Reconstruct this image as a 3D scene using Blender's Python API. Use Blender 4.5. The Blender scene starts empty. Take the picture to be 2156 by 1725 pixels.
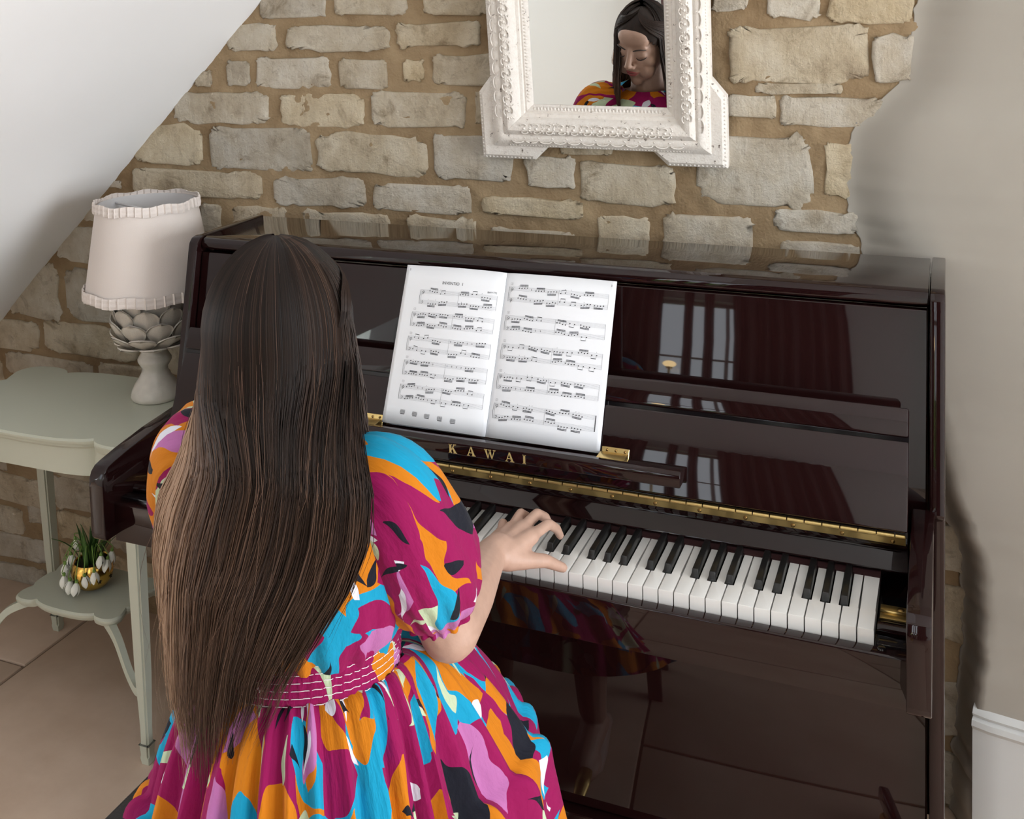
import bpy, bmesh, math, random
import numpy as np
from mathutils import Vector, Matrix, Quaternion, noise as mnoise

scene = bpy.context.scene
COL = scene.collection
PI = math.pi

# ------------------------------------------------------------------ camera
cam_d = bpy.data.cameras.new('camera'); cam = bpy.data.objects.new('camera', cam_d); COL.objects.link(cam)
cam_d.sensor_fit = 'HORIZONTAL'; cam_d.sensor_width = 36.0
cam_d.lens = 2326.82 / 2156 * 36.0
cam_d.shift_x = (1078 - 991.89) / 2156; cam_d.shift_y = (149.05 - 862.5) / 2156
cam_d.clip_start = 0.02
cam.matrix_world = Matrix(((0.91791485, -0.00147724, 0.39677468, 0.7064),
                           (0.39574648, 0.07544884, -0.91525526, -1.57204),
                           (-0.02858414, 0.99714858, 0.06984023, 1.62081),
                           (0, 0, 0, 1)))
scene.camera = cam

# ------------------------------------------------------------------ world, daylight, exposure
world = bpy.data.worlds.new('world'); scene.world = world; world.use_nodes = True
bg = world.node_tree.nodes['Background']
bg.inputs[0].default_value = (0.80, 0.90, 1.0, 1); bg.inputs[1].default_value = 5.0
scene.view_settings.view_transform = 'Standard'; scene.view_settings.look = 'None'
scene.view_settings.gamma = 1.0; scene.view_settings.use_curve_mapping = False
scene.view_settings.exposure = -0.55
scene.cycles.use_denoising = True
scene.cycles.max_bounces = 8; scene.cycles.diffuse_bounces = 4; scene.cycles.glossy_bounces = 5; scene.cycles.adaptive_threshold = 0.02
scene.cycles.transparent_max_bounces = 12; scene.cycles.caustics_reflective = False; scene.cycles.caustics_refractive = False

def area(name, loc, look, sx, sy, power, color):
    d = bpy.data.lights.new(name, 'AREA'); d.shape = 'RECTANGLE'; d.size = sx; d.size_y = sy
    d.energy = power; d.color = color
    o = bpy.data.objects.new(name, d); COL.objects.link(o)
    v = (Vector(look) - Vector(loc)); o.location = loc; o.rotation_euler = v.to_track_quat('-Z', 'Y').to_euler()
    return o
# daylight entering through the side window, the rear centre window and the left side window
area('daylight_side_window', (3.82, -0.95, 1.25), (0.0, -0.75, 1.0), 2.0, 2.1, 215, (0.94, 0.97, 1.0))
area('daylight_rear_window', (0.40, -2.95, 1.75), (0.0, 0.5, 0.9), 1.1, 1.4, 12, (0.95, 0.98, 1.0))
area('fill_rear_left', (-2.9, -2.95, 1.6), (-1.2, 0.2, 0.5), 0.8, 1.2, 30, (0.95, 0.98, 1.0))  # added fill behind an unseen rear window, brightening the left floor and slope
area('daylight_left_side_window', (-3.42, -1.75, 1.45), (-0.6, -0.2, 0.9), 1.2, 1.5, 110, (0.96, 0.98, 1.0))

# ------------------------------------------------------------------ material helpers
def newmat(name):
    m = bpy.data.materials.new(name); m.use_nodes = True
    nt = m.node_tree; b = nt.nodes['Principled BSDF']
    return m, nt, b
def node(nt, t, **k):
    n = nt.nodes.new(t)
    for a, v in k.items(): setattr(n, a, v)
    return n
def setc(s, c): s.default_value = (c[0], c[1], c[2], 1)
def simple(name, col, rough=0.5, metal=0.0, coat=0.0, spec=0.5, sub=0.0, var=0.0, vscale=30, bump=0.0, bscale=200):
    m, nt, b = newmat(name)
    setc(b.inputs['Base Color'], col); b.inputs['Roughness'].default_value = rough
    b.inputs['Metallic'].default_value = metal; b.inputs['Coat Weight'].default_value = coat
    b.inputs['Coat Roughness'].default_value = 0.03
    b.inputs['Specular IOR Level'].default_value = spec
    tc = node(nt, 'ShaderNodeTexCoord')
    if var:
        nz = node(nt, 'ShaderNodeTexNoise'); nz.inputs['Scale'].default_value = vscale; nz.inputs['Detail'].default_value = 4
        nt.links.new(tc.outputs['Object'], nz.inputs['Vector'])
        r = node(nt, 'ShaderNodeValToRGB')
        setc(r.color_ramp.elements[0], [c * (1 - var) for c in col]) if False else None
        r.color_ramp.elements[0].position = 0.3; r.color_ramp.elements[1].position = 0.7
        r.color_ramp.elements[0].color = tuple(c * (1 - var) for c in col) + (1,)
        r.color_ramp.elements[1].color = tuple(min(1, c * (1 + var)) for c in col) + (1,)
        nt.links.new(nz.outputs['Fac'], r.inputs['Fac']); nt.links.new(r.outputs['Color'], b.inputs['Base Color'])
    if bump:
        n2 = node(nt, 'ShaderNodeTexNoise'); n2.inputs['Scale'].default_value = bscale; n2.inputs['Detail'].default_value = 5
        nt.links.new(tc.outputs['Object'], n2.inputs['Vector'])
        bp = node(nt, 'ShaderNodeBump'); bp.inputs['Strength'].default_value = bump; bp.inputs['Distance'].default_value = 0.004
        nt.links.new(n2.outputs['Fac'], bp.inputs['Height']); nt.links.new(bp.outputs['Normal'], b.inputs['Normal'])
    if sub:
        b.inputs['Subsurface Weight'].default_value = sub; b.inputs['Subsurface Radius'].default_value = (0.6, 0.25, 0.15)
        b.inputs['Subsurface Scale'].default_value = 0.012
    return m

M = {}
M['piano'] = simple('polished_maroon_lacquer', (0.0115, 0.0036, 0.0036), 0.03, spec=0.40)
M['piano_black'] = simple('polished_black', (0.006, 0.005, 0.006), 0.08)
M['ebony'] = simple('black_key', (0.012, 0.012, 0.012), 0.28)
M['ivory'] = simple('white_key', (0.80, 0.79, 0.76), 0.14)
M['brass'] = simple('brass', (0.74, 0.54, 0.22), 0.36, metal=1.0)
M['brass_dark'] = simple('brass_screw', (0.30, 0.19, 0.07), 0.3, metal=1.0)
M['gold_letter'] = simple('gold_leaf', (0.68, 0.52, 0.22), 0.45, metal=0.6)
M['felt'] = simple('red_felt', (0.030, 0.004, 0.005), 0.9)
M['paper'] = simple('paper', (0.86, 0.87, 0.90), 0.6)
M['ink'] = simple('printing_ink', (0.03, 0.03, 0.035), 0.7)
M['ink_soft'] = simple('printing_ink_fine', (0.28, 0.28, 0.30), 0.7)
M['skin'] = simple('skin', (0.46, 0.29, 0.22), 0.48, sub=0.0, var=0.06, vscale=60, bump=0.06, bscale=350)
M['lip'] = simple('lips', (0.36, 0.075, 0.08), 0.4)
M['brow'] = simple('dark_hairline', (0.028, 0.018, 0.014), 0.6)
M['nail'] = simple('nails', (0.62, 0.36, 0.32), 0.25)
M['plaster'] = simple('greige_plaster', (0.385, 0.352, 0.305), 0.85, var=0.05, vscale=3, bump=0.12, bscale=9)
M['white_plaster'] = simple('white_plaster', (0.88, 0.88, 0.885), 0.85, var=0.015, vscale=2, bump=0.10, bscale=5)
M['room_white'] = simple('off_white_paint', (0.75, 0.765, 0.75), 0.8)
M['gloss_white'] = simple('white_gloss_paint', (0.80, 0.80, 0.79), 0.35)
M['skirting'] = simple('skirting_paint', (0.60, 0.595, 0.58), 0.4)
M['sage'] = simple('pale_sage_paint', (0.56, 0.575, 0.47), 0.38, bump=0.03, bscale=60)
M['ceramic'] = simple('cream_glaze', (0.70, 0.645, 0.57), 0.16, var=0.08, vscale=40)
M['shade'] = simple('pale_linen', (0.78, 0.70, 0.65), 0.85, bump=0.15, bscale=600)
M['shade_in'] = simple('shade_lining', (0.72, 0.70, 0.70), 0.9)
M['gold'] = simple('gold_bowl', (0.85, 0.52, 0.12), 0.2, metal=1.0)
M['dark_hole'] = simple('bowl_inside', (0.03, 0.02, 0.01), 0.8)
M['leaf'] = simple('dark_leaf', (0.045, 0.115, 0.02), 0.4, var=0.3, vscale=60)
M['petal'] = simple('white_petal', (0.88, 0.88, 0.80), 0.55)
M['petal_green'] = simple('green_calyx', (0.16, 0.28, 0.05), 0.5)
M['bench'] = simple('black_leather', (0.014, 0.013, 0.013), 0.42, bump=0.2, bscale=300)
M['curtain'] = simple('maroon_curtain', (0.075, 0.042, 0.038), 0.9)
M['curtain_light'] = simple('linen_curtain', (0.52, 0.46, 0.42), 0.9)
M['foliage'] = simple('hedge_leaves', (0.22, 0.44, 0.14), 0.7, var=0.5, vscale=6)
M['foliage2'] = simple('hedge_leaves_light', (0.34, 0.55, 0.14), 0.7, var=0.4, vscale=8)
M['lawn'] = simple('lawn', (0.20, 0.36, 0.10), 0.9, var=0.3, vscale=2)
M['thread'] = simple('white_thread', (0.80, 0.74, 0.78), 0.7)
M['shoe'] = simple('tan_shoe', (0.45, 0.33, 0.28), 0.5)
M['frame_line'] = simple('dark_gap', (0.02, 0.018, 0.015), 0.8)

def mat_bulb():
    m, nt, b = newmat('lit_bulb'); setc(b.inputs['Base Color'], (1, .8, .5))
    setc(b.inputs['Emission Color'], (1.0, 0.72, 0.36)); b.inputs['Emission Strength'].default_value = 25
    return m
M['bulb'] = mat_bulb()

def mat_glass():
    m, nt, b = newmat('window_glass')
    tr = node(nt, 'ShaderNodeBsdfTransparent'); gl = node(nt, 'ShaderNodeBsdfGlossy'); gl.inputs['Roughness'].default_value = 0.0
    mx = node(nt, 'ShaderNodeMixShader'); mx.inputs[0].default_value = 0.05
    nt.links.new(tr.outputs[0], mx.inputs[1]); nt.links.new(gl.outputs[0], mx.inputs[2])
    nt.links.new(mx.outputs[0], nt.nodes['Material Output'].inputs['Surface'])
    return m
M['glass'] = mat_glass()
M['mirror'] = simple('silvered_glass', (0.93, 0.94, 0.93), 0.0, metal=1.0)

def mat_stone():
    m, nt, b = newmat('limestone')
    tc = node(nt, 'ShaderNodeTexCoord'); oi = node(nt, 'ShaderNodeObjectInfo')
    mp = node(nt, 'ShaderNodeMapping'); mp.inputs['Scale'].default_value = (14, 14, 11)
    nt.links.new(tc.outputs['Object'], mp.inputs['Vector'])
    n1 = node(nt, 'ShaderNodeTexNoise', noise_dimensions='4D'); n1.inputs['Scale'].default_value = 1.0; n1.inputs['Detail'].default_value = 8; n1.inputs['Roughness'].default_value = 0.62
    nt.links.new(mp.outputs[0], n1.inputs['Vector'])
    ml = node(nt, 'ShaderNodeMath', operation='MULTIPLY'); ml.inputs[1].default_value = 40; nt.links.new(oi.outputs['Random'], ml.inputs[0]); nt.links.new(ml.outputs[0], n1.inputs['W'])
    r = node(nt, 'ShaderNodeValToRGB'); e = r.color_ramp.elements
    e[0].position = 0.28; e[0].color = (0.42, 0.34, 0.26, 1); e[1].position = 0.72; e[1].color = (0.84, 0.79, 0.70, 1)
    x = e.new(0.43); x.color = (0.66, 0.575, 0.45, 1); x = e.new(0.56); x.color = (0.76, 0.69, 0.58, 1)
    nt.links.new(n1.outputs['Fac'], r.inputs['Fac'])
    # each stone has its own tint, grey to honey
    r2 = node(nt, 'ShaderNodeValToRGB'); e2 = r2.color_ramp.elements
    e2[0].color = (0.86, 0.85, 0.84, 1); e2[1].color = (1.06, 0.96, 0.78, 1); q = e2.new(0.5); q.color = (1.0, 0.97, 0.92, 1); q = e2.new(0.25); q.color = (1.02, 1.0, 0.98, 1)
    nt.links.new(oi.outputs['Random'], r2.inputs['Fac'])
    mx = node(nt, 'ShaderNodeMix', data_type='RGBA', blend_type='MULTIPLY'); mx.inputs['Factor'].default_value = 1
    nt.links.new(r.outputs['Color'], mx.inputs['A']); nt.links.new(r2.outputs['Color'], mx.inputs['B'])
    n4 = node(nt, 'ShaderNodeTexNoise'); n4.inputs['Scale'].default_value = 17; n4.inputs['Detail'].default_value = 9; n4.inputs['Roughness'].default_value = 0.68; n4.inputs['Distortion'].default_value = 0.8
    nt.links.new(tc.outputs['Object'], n4.inputs['Vector'])
    r4 = node(nt, 'ShaderNodeValToRGB'); r4.color_ramp.elements[0].position = 0.30; r4.color_ramp.elements[0].color = (0.50, 0.44, 0.37, 1); r4.color_ramp.elements[1].position = 0.46; r4.color_ramp.elements[1].color = (1, 1, 1, 1)
    nt.links.new(n4.outputs['Fac'], r4.inputs['Fac'])
    mx4 = node(nt, 'ShaderNodeMix', data_type='RGBA', blend_type='MULTIPLY'); mx4.inputs['Factor'].default_value = 0.8
    nt.links.new(mx.outputs['Result'], mx4.inputs['A']); nt.links.new(r4.outputs['Color'], mx4.inputs['B'])
    nt.links.new(mx4.outputs['Result'], b.inputs['Base Color'])
    # relief: coarse pits and upright chisel marks
    mp2 = node(nt, 'ShaderNodeMapping'); mp2.inputs['Scale'].default_value = (75, 40, 10)
    nt.links.new(tc.outputs['Object'], mp2.inputs['Vector'])
    n2 = node(nt, 'ShaderNodeTexNoise'); n2.inputs['Scale'].default_value = 1; n2.inputs['Detail'].default_value = 4
    nt.links.new(mp2.outputs[0], n2.inputs['Vector'])
    n3 = node(nt, 'ShaderNodeTexNoise'); n3.inputs['Scale'].default_value = 26; n3.inputs['Detail'].default_value = 10; n3.inputs['Roughness'].default_value = 0.72
    nt.links.new(tc.outputs['Object'], n3.inputs['Vector'])
    ad = node(nt, 'ShaderNodeMath', operation='MULTIPLY_ADD'); ad.inputs[1].default_value = 0.28
    nt.links.new(n2.outputs['Fac'], ad.inputs[0]); nt.links.new(n3.outputs['Fac'], ad.inputs[2])
    bp = node(nt, 'ShaderNodeBump'); bp.inputs['Strength'].default_value = 1.0; bp.inputs['Distance'].default_value = 0.022
    nt.links.new(ad.outputs[0], bp.inputs['Height']); nt.links.new(bp.outputs['Normal'], b.inputs['Normal'])
    b.inputs['Roughness'].default_value = 0.9; b.inputs['Specular IOR Level'].default_value = 0.2
    return m
M['stone'] = mat_stone()

def mat_mortar():
    m, nt, b = newmat('lime_mortar')
    tc = node(nt, 'ShaderNodeTexCoord')
    n1 = node(nt, 'ShaderNodeTexNoise'); n1.inputs['Scale'].default_value = 6; n1.inputs['Detail'].default_value = 9; n1.inputs['Roughness'].default_value = 0.6
    nt.links.new(tc.outputs['Object'], n1.inputs['Vector'])
    r = node(nt, 'ShaderNodeValToRGB'); e = r.color_ramp.elements
    e[0].position = 0.3; e[0].color = (0.195, 0.125, 0.066, 1); e[1].position = 0.72; e[1].color = (0.38, 0.28, 0.17, 1)
    nt.links.new(n1.outputs['Fac'], r.inputs['Fac']); nt.links.new(r.outputs['Color'], b.inputs['Base Color'])
    n2 = node(nt, 'ShaderNodeTexNoise'); n2.inputs['Scale'].default_value = 160; n2.inputs['Detail'].default_value = 6
    nt.links.new(tc.outputs['Object'], n2.inputs['Vector'])
    bp = node(nt, 'ShaderNodeBump'); bp.inputs['Strength'].default_value = 0.5; bp.inputs['Distance'].default_value = 0.004
    nt.links.new(n2.outputs['Fac'], bp.inputs['Height']); nt.links.new(bp.outputs['Normal'], b.inputs['Normal'])
    b.inputs['Roughness'].default_value = 0.95; b.inputs['Specular IOR Level'].default_value = 0.1
    return m
M['mortar'] = mat_mortar()

def mat_flag():
    m, nt, b = newmat('sandstone_flag')
    tc = node(nt, 'ShaderNodeTexCoord')
    n1 = node(nt, 'ShaderNodeTexNoise'); n1.inputs['Scale'].default_value = 5; n1.inputs['Detail'].default_value = 8; n1.inputs['Roughness'].default_value = 0.6
    nt.links.new(tc.outputs['Object'], n1.inputs['Vector'])
    r = node(nt, 'ShaderNodeValToRGB'); e = r.color_ramp.elements
    e[0].position = 0.3; e[0].color = (0.58, 0.425, 0.315, 1); e[1].position = 0.7; e[1].color = (0.71, 0.55, 0.43, 1)
    nt.links.new(n1.outputs['Fac'], r.inputs['Fac']); nt.links.new(r.outputs['Color'], b.inputs['Base Color'])
    bp = node(nt, 'ShaderNodeBump'); bp.inputs['Strength'].default_value = 0.12; bp.inputs['Distance'].default_value = 0.01
    nt.links.new(n1.outputs['Fac'], bp.inputs['Height']); nt.links.new(bp.outputs['Normal'], b.inputs['Normal'])
    b.inputs['Roughness'].default_value = 0.5
    return m
M['flag'] = mat_flag()
M['grout'] = simple('floor_joint', (0.26, 0.19, 0.14), 0.95)

def mat_frame():
    m, nt, b = newmat('distressed_white_paint')
    tc = node(nt, 'ShaderNodeTexCoord')
    n1 = node(nt, 'ShaderNodeTexNoise'); n1.inputs['Scale'].default_value = 95; n1.inputs['Detail'].default_value = 6; n1.inputs['Roughness'].default_value = 0.7
    nt.links.new(tc.outputs['Object'], n1.inputs['Vector'])
    r = node(nt, 'ShaderNodeValToRGB'); e = r.color_ramp.elements
    e[0].position = 0.345; e[0].color = (0.10, 0.075, 0.06, 1); e[1].position = 0.365; e[1].color = (0.70, 0.64, 0.58, 1); x = e.new(0.6); x.color = (0.76, 0.71, 0.655, 1)
    nt.links.new(n1.outputs['Fac'], r.inputs['Fac']); nt.links.new(r.outputs['Color'], b.inputs['Base Color'])
    n2 = node(nt, 'ShaderNodeTexNoise'); n2.inputs['Scale'].default_value = 260; n2.inputs['Detail'].default_value = 3
    nt.links.new(tc.outputs['Object'], n2.inputs['Vector'])
    bp = node(nt, 'ShaderNodeBump'); bp.inputs['Strength'].default_value = 0.3; bp.inputs['Distance'].default_value = 0.003
    nt.links.new(n2.outputs['Fac'], bp.inputs['Height']); nt.links.new(bp.outputs['Normal'], b.inputs['Normal'])
    b.inputs['Roughness'].default_value = 0.6
    return m
M['frame'] = mat_frame()

def mat_hair():
    m, nt, b = newmat('brown_hair')
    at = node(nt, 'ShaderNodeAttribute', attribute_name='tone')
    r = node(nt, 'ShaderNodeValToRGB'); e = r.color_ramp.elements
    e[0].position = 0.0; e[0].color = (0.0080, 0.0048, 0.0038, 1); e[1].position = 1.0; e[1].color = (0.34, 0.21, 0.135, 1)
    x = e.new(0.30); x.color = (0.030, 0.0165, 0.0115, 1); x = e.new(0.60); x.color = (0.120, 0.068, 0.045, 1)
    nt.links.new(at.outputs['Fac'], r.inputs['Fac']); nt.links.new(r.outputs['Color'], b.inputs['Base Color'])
    b.inputs['Roughness'].default_value = 0.5; b.inputs['Specular IOR Level'].default_value = 0.22
    return m
M['hair'] = mat_hair()

def mat_dress():
    """printed cotton: cut-out petals and leaves over magenta, laid out in cloth coordinates"""
    m, nt, b = newmat('printed_cotton'); L = nt.links.new
    uv = node(nt, 'ShaderNodeUVMap')
    def warp(amount, scale):
        n = node(nt, 'ShaderNodeTexNoise', noise_dimensions='2D'); n.inputs['Scale'].default_value = scale; n.inputs['Detail'].default_value = 1
        L(uv.outputs[0], n.inputs['Vector'])
        s = node(nt, 'ShaderNodeVectorMath', operation='SUBTRACT'); s.inputs[1].default_value = (.5, .5, .5); L(n.outputs['Color'], s.inputs[0])
        k = node(nt, 'ShaderNodeVectorMath', operation='SCALE'); k.inputs['Scale'].default_value = amount; L(s.outputs[0], k.inputs[0])
        a = node(nt, 'ShaderNodeVectorMath', operation='ADD'); L(uv.outputs[0], a.inputs[0]); L(k.outputs[0], a.inputs[1])
        return a.outputs[0]
    w1 = warp(0.035, 14)
    MAG = (0.25, 0.002, 0.072); ORA = (0.53, 0.165, 0.004); CYA = (0.004, 0.28, 0.47); NAV = (0.006, 0.007, 0.014)
    PAL = (0.46, 0.54, 0.36); WHI = (0.66, 0.65, 0.73); MAU = (0.43, 0.14, 0.35)
    def ramp(cols):
        r = node(nt, 'ShaderNodeValToRGB'); r.color_ramp.interpolation = 'CONSTANT'; e = r.color_ramp.elements
        e[0].position = 0; e[0].color = cols[0] + (1,); e[1].position = 1.0 / len(cols); e[1].color = cols[1] + (1,)
        for i in range(2, len(cols)):
            x = e.new(i / len(cols)); x.color = cols[i] + (1,)
        return r
    def m2(op, a, bb):
        n = node(nt, 'ShaderNodeMath', operation=op)
        for i, v in enumerate((a, bb)):
            if isinstance(v, (int, float)): n.inputs[i].default_value = v
            else: L(v, n.inputs[i])
        return n.outputs[0]
    def layer(prev, scale, off, length, width, dens, cols, src=w1, taper=0.35, curl=0.0, seed=None):
        mp = node(nt, 'ShaderNodeMapping'); mp.inputs['Scale'].default_value = (scale, scale * .70, 1); mp.inputs['Location'].default_value = (off, off * 1.7, 0)
        L(src, mp.inputs['Vector'])
        vo = node(nt, 'ShaderNodeTexVoronoi', voronoi_dimensions='2D', feature='F1'); vo.inputs['Scale'].default_value = 1; vo.inputs['Randomness'].default_value = 0.85
        L(mp.outputs[0], vo.inputs['Vector'])
        d = node(nt, 'ShaderNodeVectorMath', operation='SUBTRACT'); L(mp.outputs[0], d.inputs[0]); L(vo.outputs['Position'], d.inputs[1])
        sc = node(nt, 'ShaderNodeSeparateColor'); L(vo.outputs['Color'], sc.inputs[0])
        ang = m2('MULTIPLY', sc.outputs[0], 6.283)
        ro = node(nt, 'ShaderNodeVectorRotate', rotation_type='Z_AXIS'); L(d.outputs[0], ro.inputs['Vector']); L(ang, ro.inputs['Angle'])
        sp = node(nt, 'ShaderNodeSeparateXYZ'); L(ro.outputs[0], sp.inputs[0])
        u = m2('DIVIDE', sp.outputs[0], length)
        uu = m2('MULTIPLY', u, u)
        v = m2('ADD', sp.outputs[1], m2('MULTIPLY', uu, curl))
        env = m2('MULTIPLY', m2('MULTIPLY', m2('SUBTRACT', 1.0, uu), m2('ADD', 1.0, m2('MULTIPLY', u, taper))), width)
        inside = m2('LESS_THAN', m2('ABSOLUTE', v, 0), env)
        keep = m2('LESS_THAN', sc.outputs[1], dens)
        mask = m2('MULTIPLY', inside, keep)
        r = ramp(cols); L(sc.outputs[2], r.inputs['Fac'])
        mx = node(nt, 'ShaderNodeMix', data_type='RGBA'); L(mask, mx.inputs['Factor']); L(prev, mx.inputs['A']); L(r.outputs['Color'], mx.inputs['B'])
        return mx.outputs['Result']
    # base patches
    mp = node(nt, 'ShaderNodeMapping'); mp.inputs['Scale'].default_value = (7, 5, 1); L(w1, mp.inputs['Vector'])
    vb = node(nt, 'ShaderNodeTexVoronoi', voronoi_dimensions='2D'); vb.inputs['Scale'].default_value = 1; L(mp.outputs[0], vb.inputs['Vector'])
    sb = node(nt, 'ShaderNodeSeparateColor'); L(vb.outputs['Color'], sb.inputs[0])
    rb = ramp([MAG, MAG, ORA, MAG, CYA, MAG, MAG, ORA, MAG]); L(sb.outputs[0], rb.inputs['Fac'])
    c = rb.outputs['Color']
    c = layer(c, 9, 1.3, 0.62, 0.26, 0.75, [MAG, ORA, CYA, MAG, ORA, MAG, PAL], curl=0.10)
    c = layer(c, 8, 4.7, 0.60, 0.24, 0.80, [ORA, MAG, MAG, PAL, MAG, ORA, CYA], curl=-0.12)
    c = layer(c, 11, 7.9, 0.62, 0.20, 0.55, [MAU, ORA, NAV, CYA, MAG, MAU], curl=0.15)
    c = layer(c, 10, 12.1, 0.60, 0.17, 0.42, [NAV, MAU, ORA, NAV, MAG, CYA], taper=0.7, curl=-0.15)
    c = layer(c, 21, 17.3, 0.52, 0.13, 0.22, [WHI, WHI, PAL], taper=0.9)
    c = layer(c, 26, 23.9, 0.55, 0.13, 0.20, [NAV, NAV, NAV, PAL], taper=0.9, curl=0.15)
    L(c, b.inputs['Base Color'])
    nz = node(nt, 'ShaderNodeTexNoise', noise_dimensions='2D'); nz.inputs['Scale'].default_value = 35; nz.inputs['Detail'].default_value = 5
    mp3 = node(nt, 'ShaderNodeMapping'); mp3.inputs['Scale'].default_value = (2.4, 1, 1); L(uv.outputs[0], mp3.inputs['Vector']); L(mp3.outputs[0], nz.inputs['Vector'])
    bp = node(nt, 'ShaderNodeBump'); bp.inputs['Strength'].default_value = 0.35; bp.inputs['Distance'].default_value = 0.006
    L(nz.outputs['Fac'], bp.inputs['Height']); L(bp.outputs['Normal'], b.inputs['Normal'])
    b.inputs['Roughness'].default_value = 0.8; b.inputs['Specular IOR Level'].default_value = 0.2; b.inputs['Sheen Weight'].default_value = 0.05
    return m
M['dress'] = mat_dress()

# ------------------------------------------------------------------ object helpers
def link(name, me, mat=None, parent=None, smooth=False):
    o = bpy.data.objects.new(name, me); COL.objects.link(o)
    if mat is not None and not me.materials: me.materials.append(M[mat] if isinstance(mat, str) else mat)
    if parent is not None: o.parent = parent
    if smooth:
        me.polygons.foreach_set('use_smooth', [True] * len(me.polygons))
    return o
def mesh(name, verts, faces, mat, parent=None, smooth=False, uvs=None):
    me = bpy.data.meshes.new(name); me.from_pydata([tuple(map(float, v)) for v in verts], [], faces); me.update()
    if uvs is not None:
        l = me.uv_layers.new(name='UVMap')
        vi = np.zeros(len(me.loops), dtype=np.int32); me.loops.foreach_get('vertex_index', vi)
        l.data.foreach_set('uv', np.asarray(uvs, dtype=np.float32)[vi].ravel())
    return link(name, me, mat, parent, smooth)
def from_bm(name, bm, mat, parent=None, smooth=False, autosmooth=None):
    me = bpy.data.meshes.new(name); bm.normal_update(); bm.to_mesh(me); bm.free()
    o = link(name, me, mat, parent, smooth)
    if autosmooth is not None:
        me.polygons.foreach_set('use_smooth', [True] * len(me.polygons))
        me.set_sharp_from_angle(angle=autosmooth)
    return o
def thing(name, label, cat, loc=(0, 0, 0), group=None):
    o = bpy.data.objects.new(name, None); COL.objects.link(o); o.location = loc; o.empty_display_size = 0.05
    o['label'] = label; o['category'] = cat
    if group: o['group'] = group
    return o
def struct(o):
    o['kind'] = 'structure'; return o
def bm_box(bm, lo, hi, mtx=None):
    vs = [bm.verts.new((x, y, z)) for z in (lo[2], hi[2]) for y in (lo[1], hi[1]) for x in (lo[0], hi[0])]
    if mtx is not None:
        for v in vs: v.co = mtx @ v.co
    for f in ((0, 2, 3, 1), (4, 5, 7, 6), (0, 1, 5, 4), (2, 6, 7, 3), (0, 4, 6, 2), (1, 3, 7, 5)):
        bm.faces.new([vs[i] for i in f])
    return vs
def box(name, lo, hi, mat, parent=None, bev=0.0, seg=2):
    bm = bmesh.new(); bm_box(bm, lo, hi)
    if bev: bmesh.ops.bevel(bm, geom=bm.edges[:], offset=bev, segments=seg, profile=0.5, affect='EDGES')
    return from_bm(name, bm, mat, parent, autosmooth=0.6)
def prism_x(name, prof, x0, x1, mat, parent=None, bev=0.0, seg=2):
    """profile of (y,z) points swept along X"""
    bm = bmesh.new()
    a = [bm.verts.new((x0, y, z)) for y, z in prof]; c = [bm.verts.new((x1, y, z)) for y, z in prof]
    n = len(prof)
    bm.faces.new(a); bm.faces.new(list(reversed(c)))
    for i in range(n): bm.faces.new([a[i], c[i], c[(i + 1) % n], a[(i + 1) % n]])
    bmesh.ops.recalc_face_normals(bm, faces=bm.faces[:])
    if bev: bmesh.ops.bevel(bm, geom=bm.edges[:], offset=bev, segments=seg, profile=0.5, affect='EDGES')
    return from_bm(name, bm, mat, parent, autosmooth=0.6)
def lathe(name, prof, mat, parent=None, seg=40, center=(0, 0, 0), closed=False):
    vs = []; fs = []
    n = len(prof)
    for i in range(seg):
        a = 2 * PI * i / seg
        for r, z in prof: vs.append((center[0] + r * math.cos(a), center[1] + r * math.sin(a), center[2] + z))
    for i in range(seg):
        j = (i + 1) % seg
        for k in range(n - 1): fs.append((i * n + k, j * n + k, j * n + k + 1, i * n + k + 1))
    o = mesh(name, vs, fs, mat, parent, smooth=True); o.data.set_sharp_from_angle(angle=0.9); return o
def tube_data(pts, rad, seg=8, cap=True):
    pts = [Vector(p) for p in pts]; vs = []; fs = []
    n = len(pts)
    rads = rad if hasattr(rad, '__len__') else [rad] * n
    up = Vector((0, 0, 1)); prev = None
    for i in range(n):
        t = (pts[min(i + 1, n - 1)] - pts[max(i - 1, 0)]).normalized()
        if prev is None:
            a = t.orthogonal().normalized()
        else:
            a = (prev - t * prev.dot(t))
            a = a.normalized() if a.length > 1e-6 else t.orthogonal().normalized()
        prev = a; bb = t.cross(a)
        for k in range(seg):
            g = 2 * PI * k / seg; vs.append(pts[i] + (a * math.cos(g) + bb * math.sin(g)) * rads[i])
    for i in range(n - 1):
        for k in range(seg):
            fs.append((i * seg + k, i * seg + (k + 1) % seg, (i + 1) * seg + (k + 1) % seg, (i + 1) * seg + k))
    if cap:
        fs.append(tuple(reversed(range(seg)))); fs.append(tuple((n - 1) * seg + k for k in range(seg)))
    return vs, fs
def tube(name, pts, rad, mat, parent=None, seg=8):
    v, f = tube_data(pts, rad, seg); return mesh(name, v, f, mat, parent, smooth=True)
class Acc:
    def __init__(s): s.v = []; s.f = []
    def add(s, v, f):
        o = len(s.v); s.v += [tuple(x) for x in v]; s.f += [tuple(i + o for i in q) for q in f]
    def box(s, lo, hi, mtx=None):
        v = [Vector((x, y, z)) for z in (lo[2], hi[2]) for y in (lo[1], hi[1]) for x in (lo[0], hi[0])]
        if mtx is not None: v = [mtx @ q for q in v]
        s.add(v, [(0, 2, 3, 1), (4, 5, 7, 6), (0, 1, 5, 4), (2, 6, 7, 3), (0, 4, 6, 2), (1, 3, 7, 5)])
    def build(s, name, mat, parent=None, smooth=False): return mesh(name, s.v, s.f, mat, parent, smooth)
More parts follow.
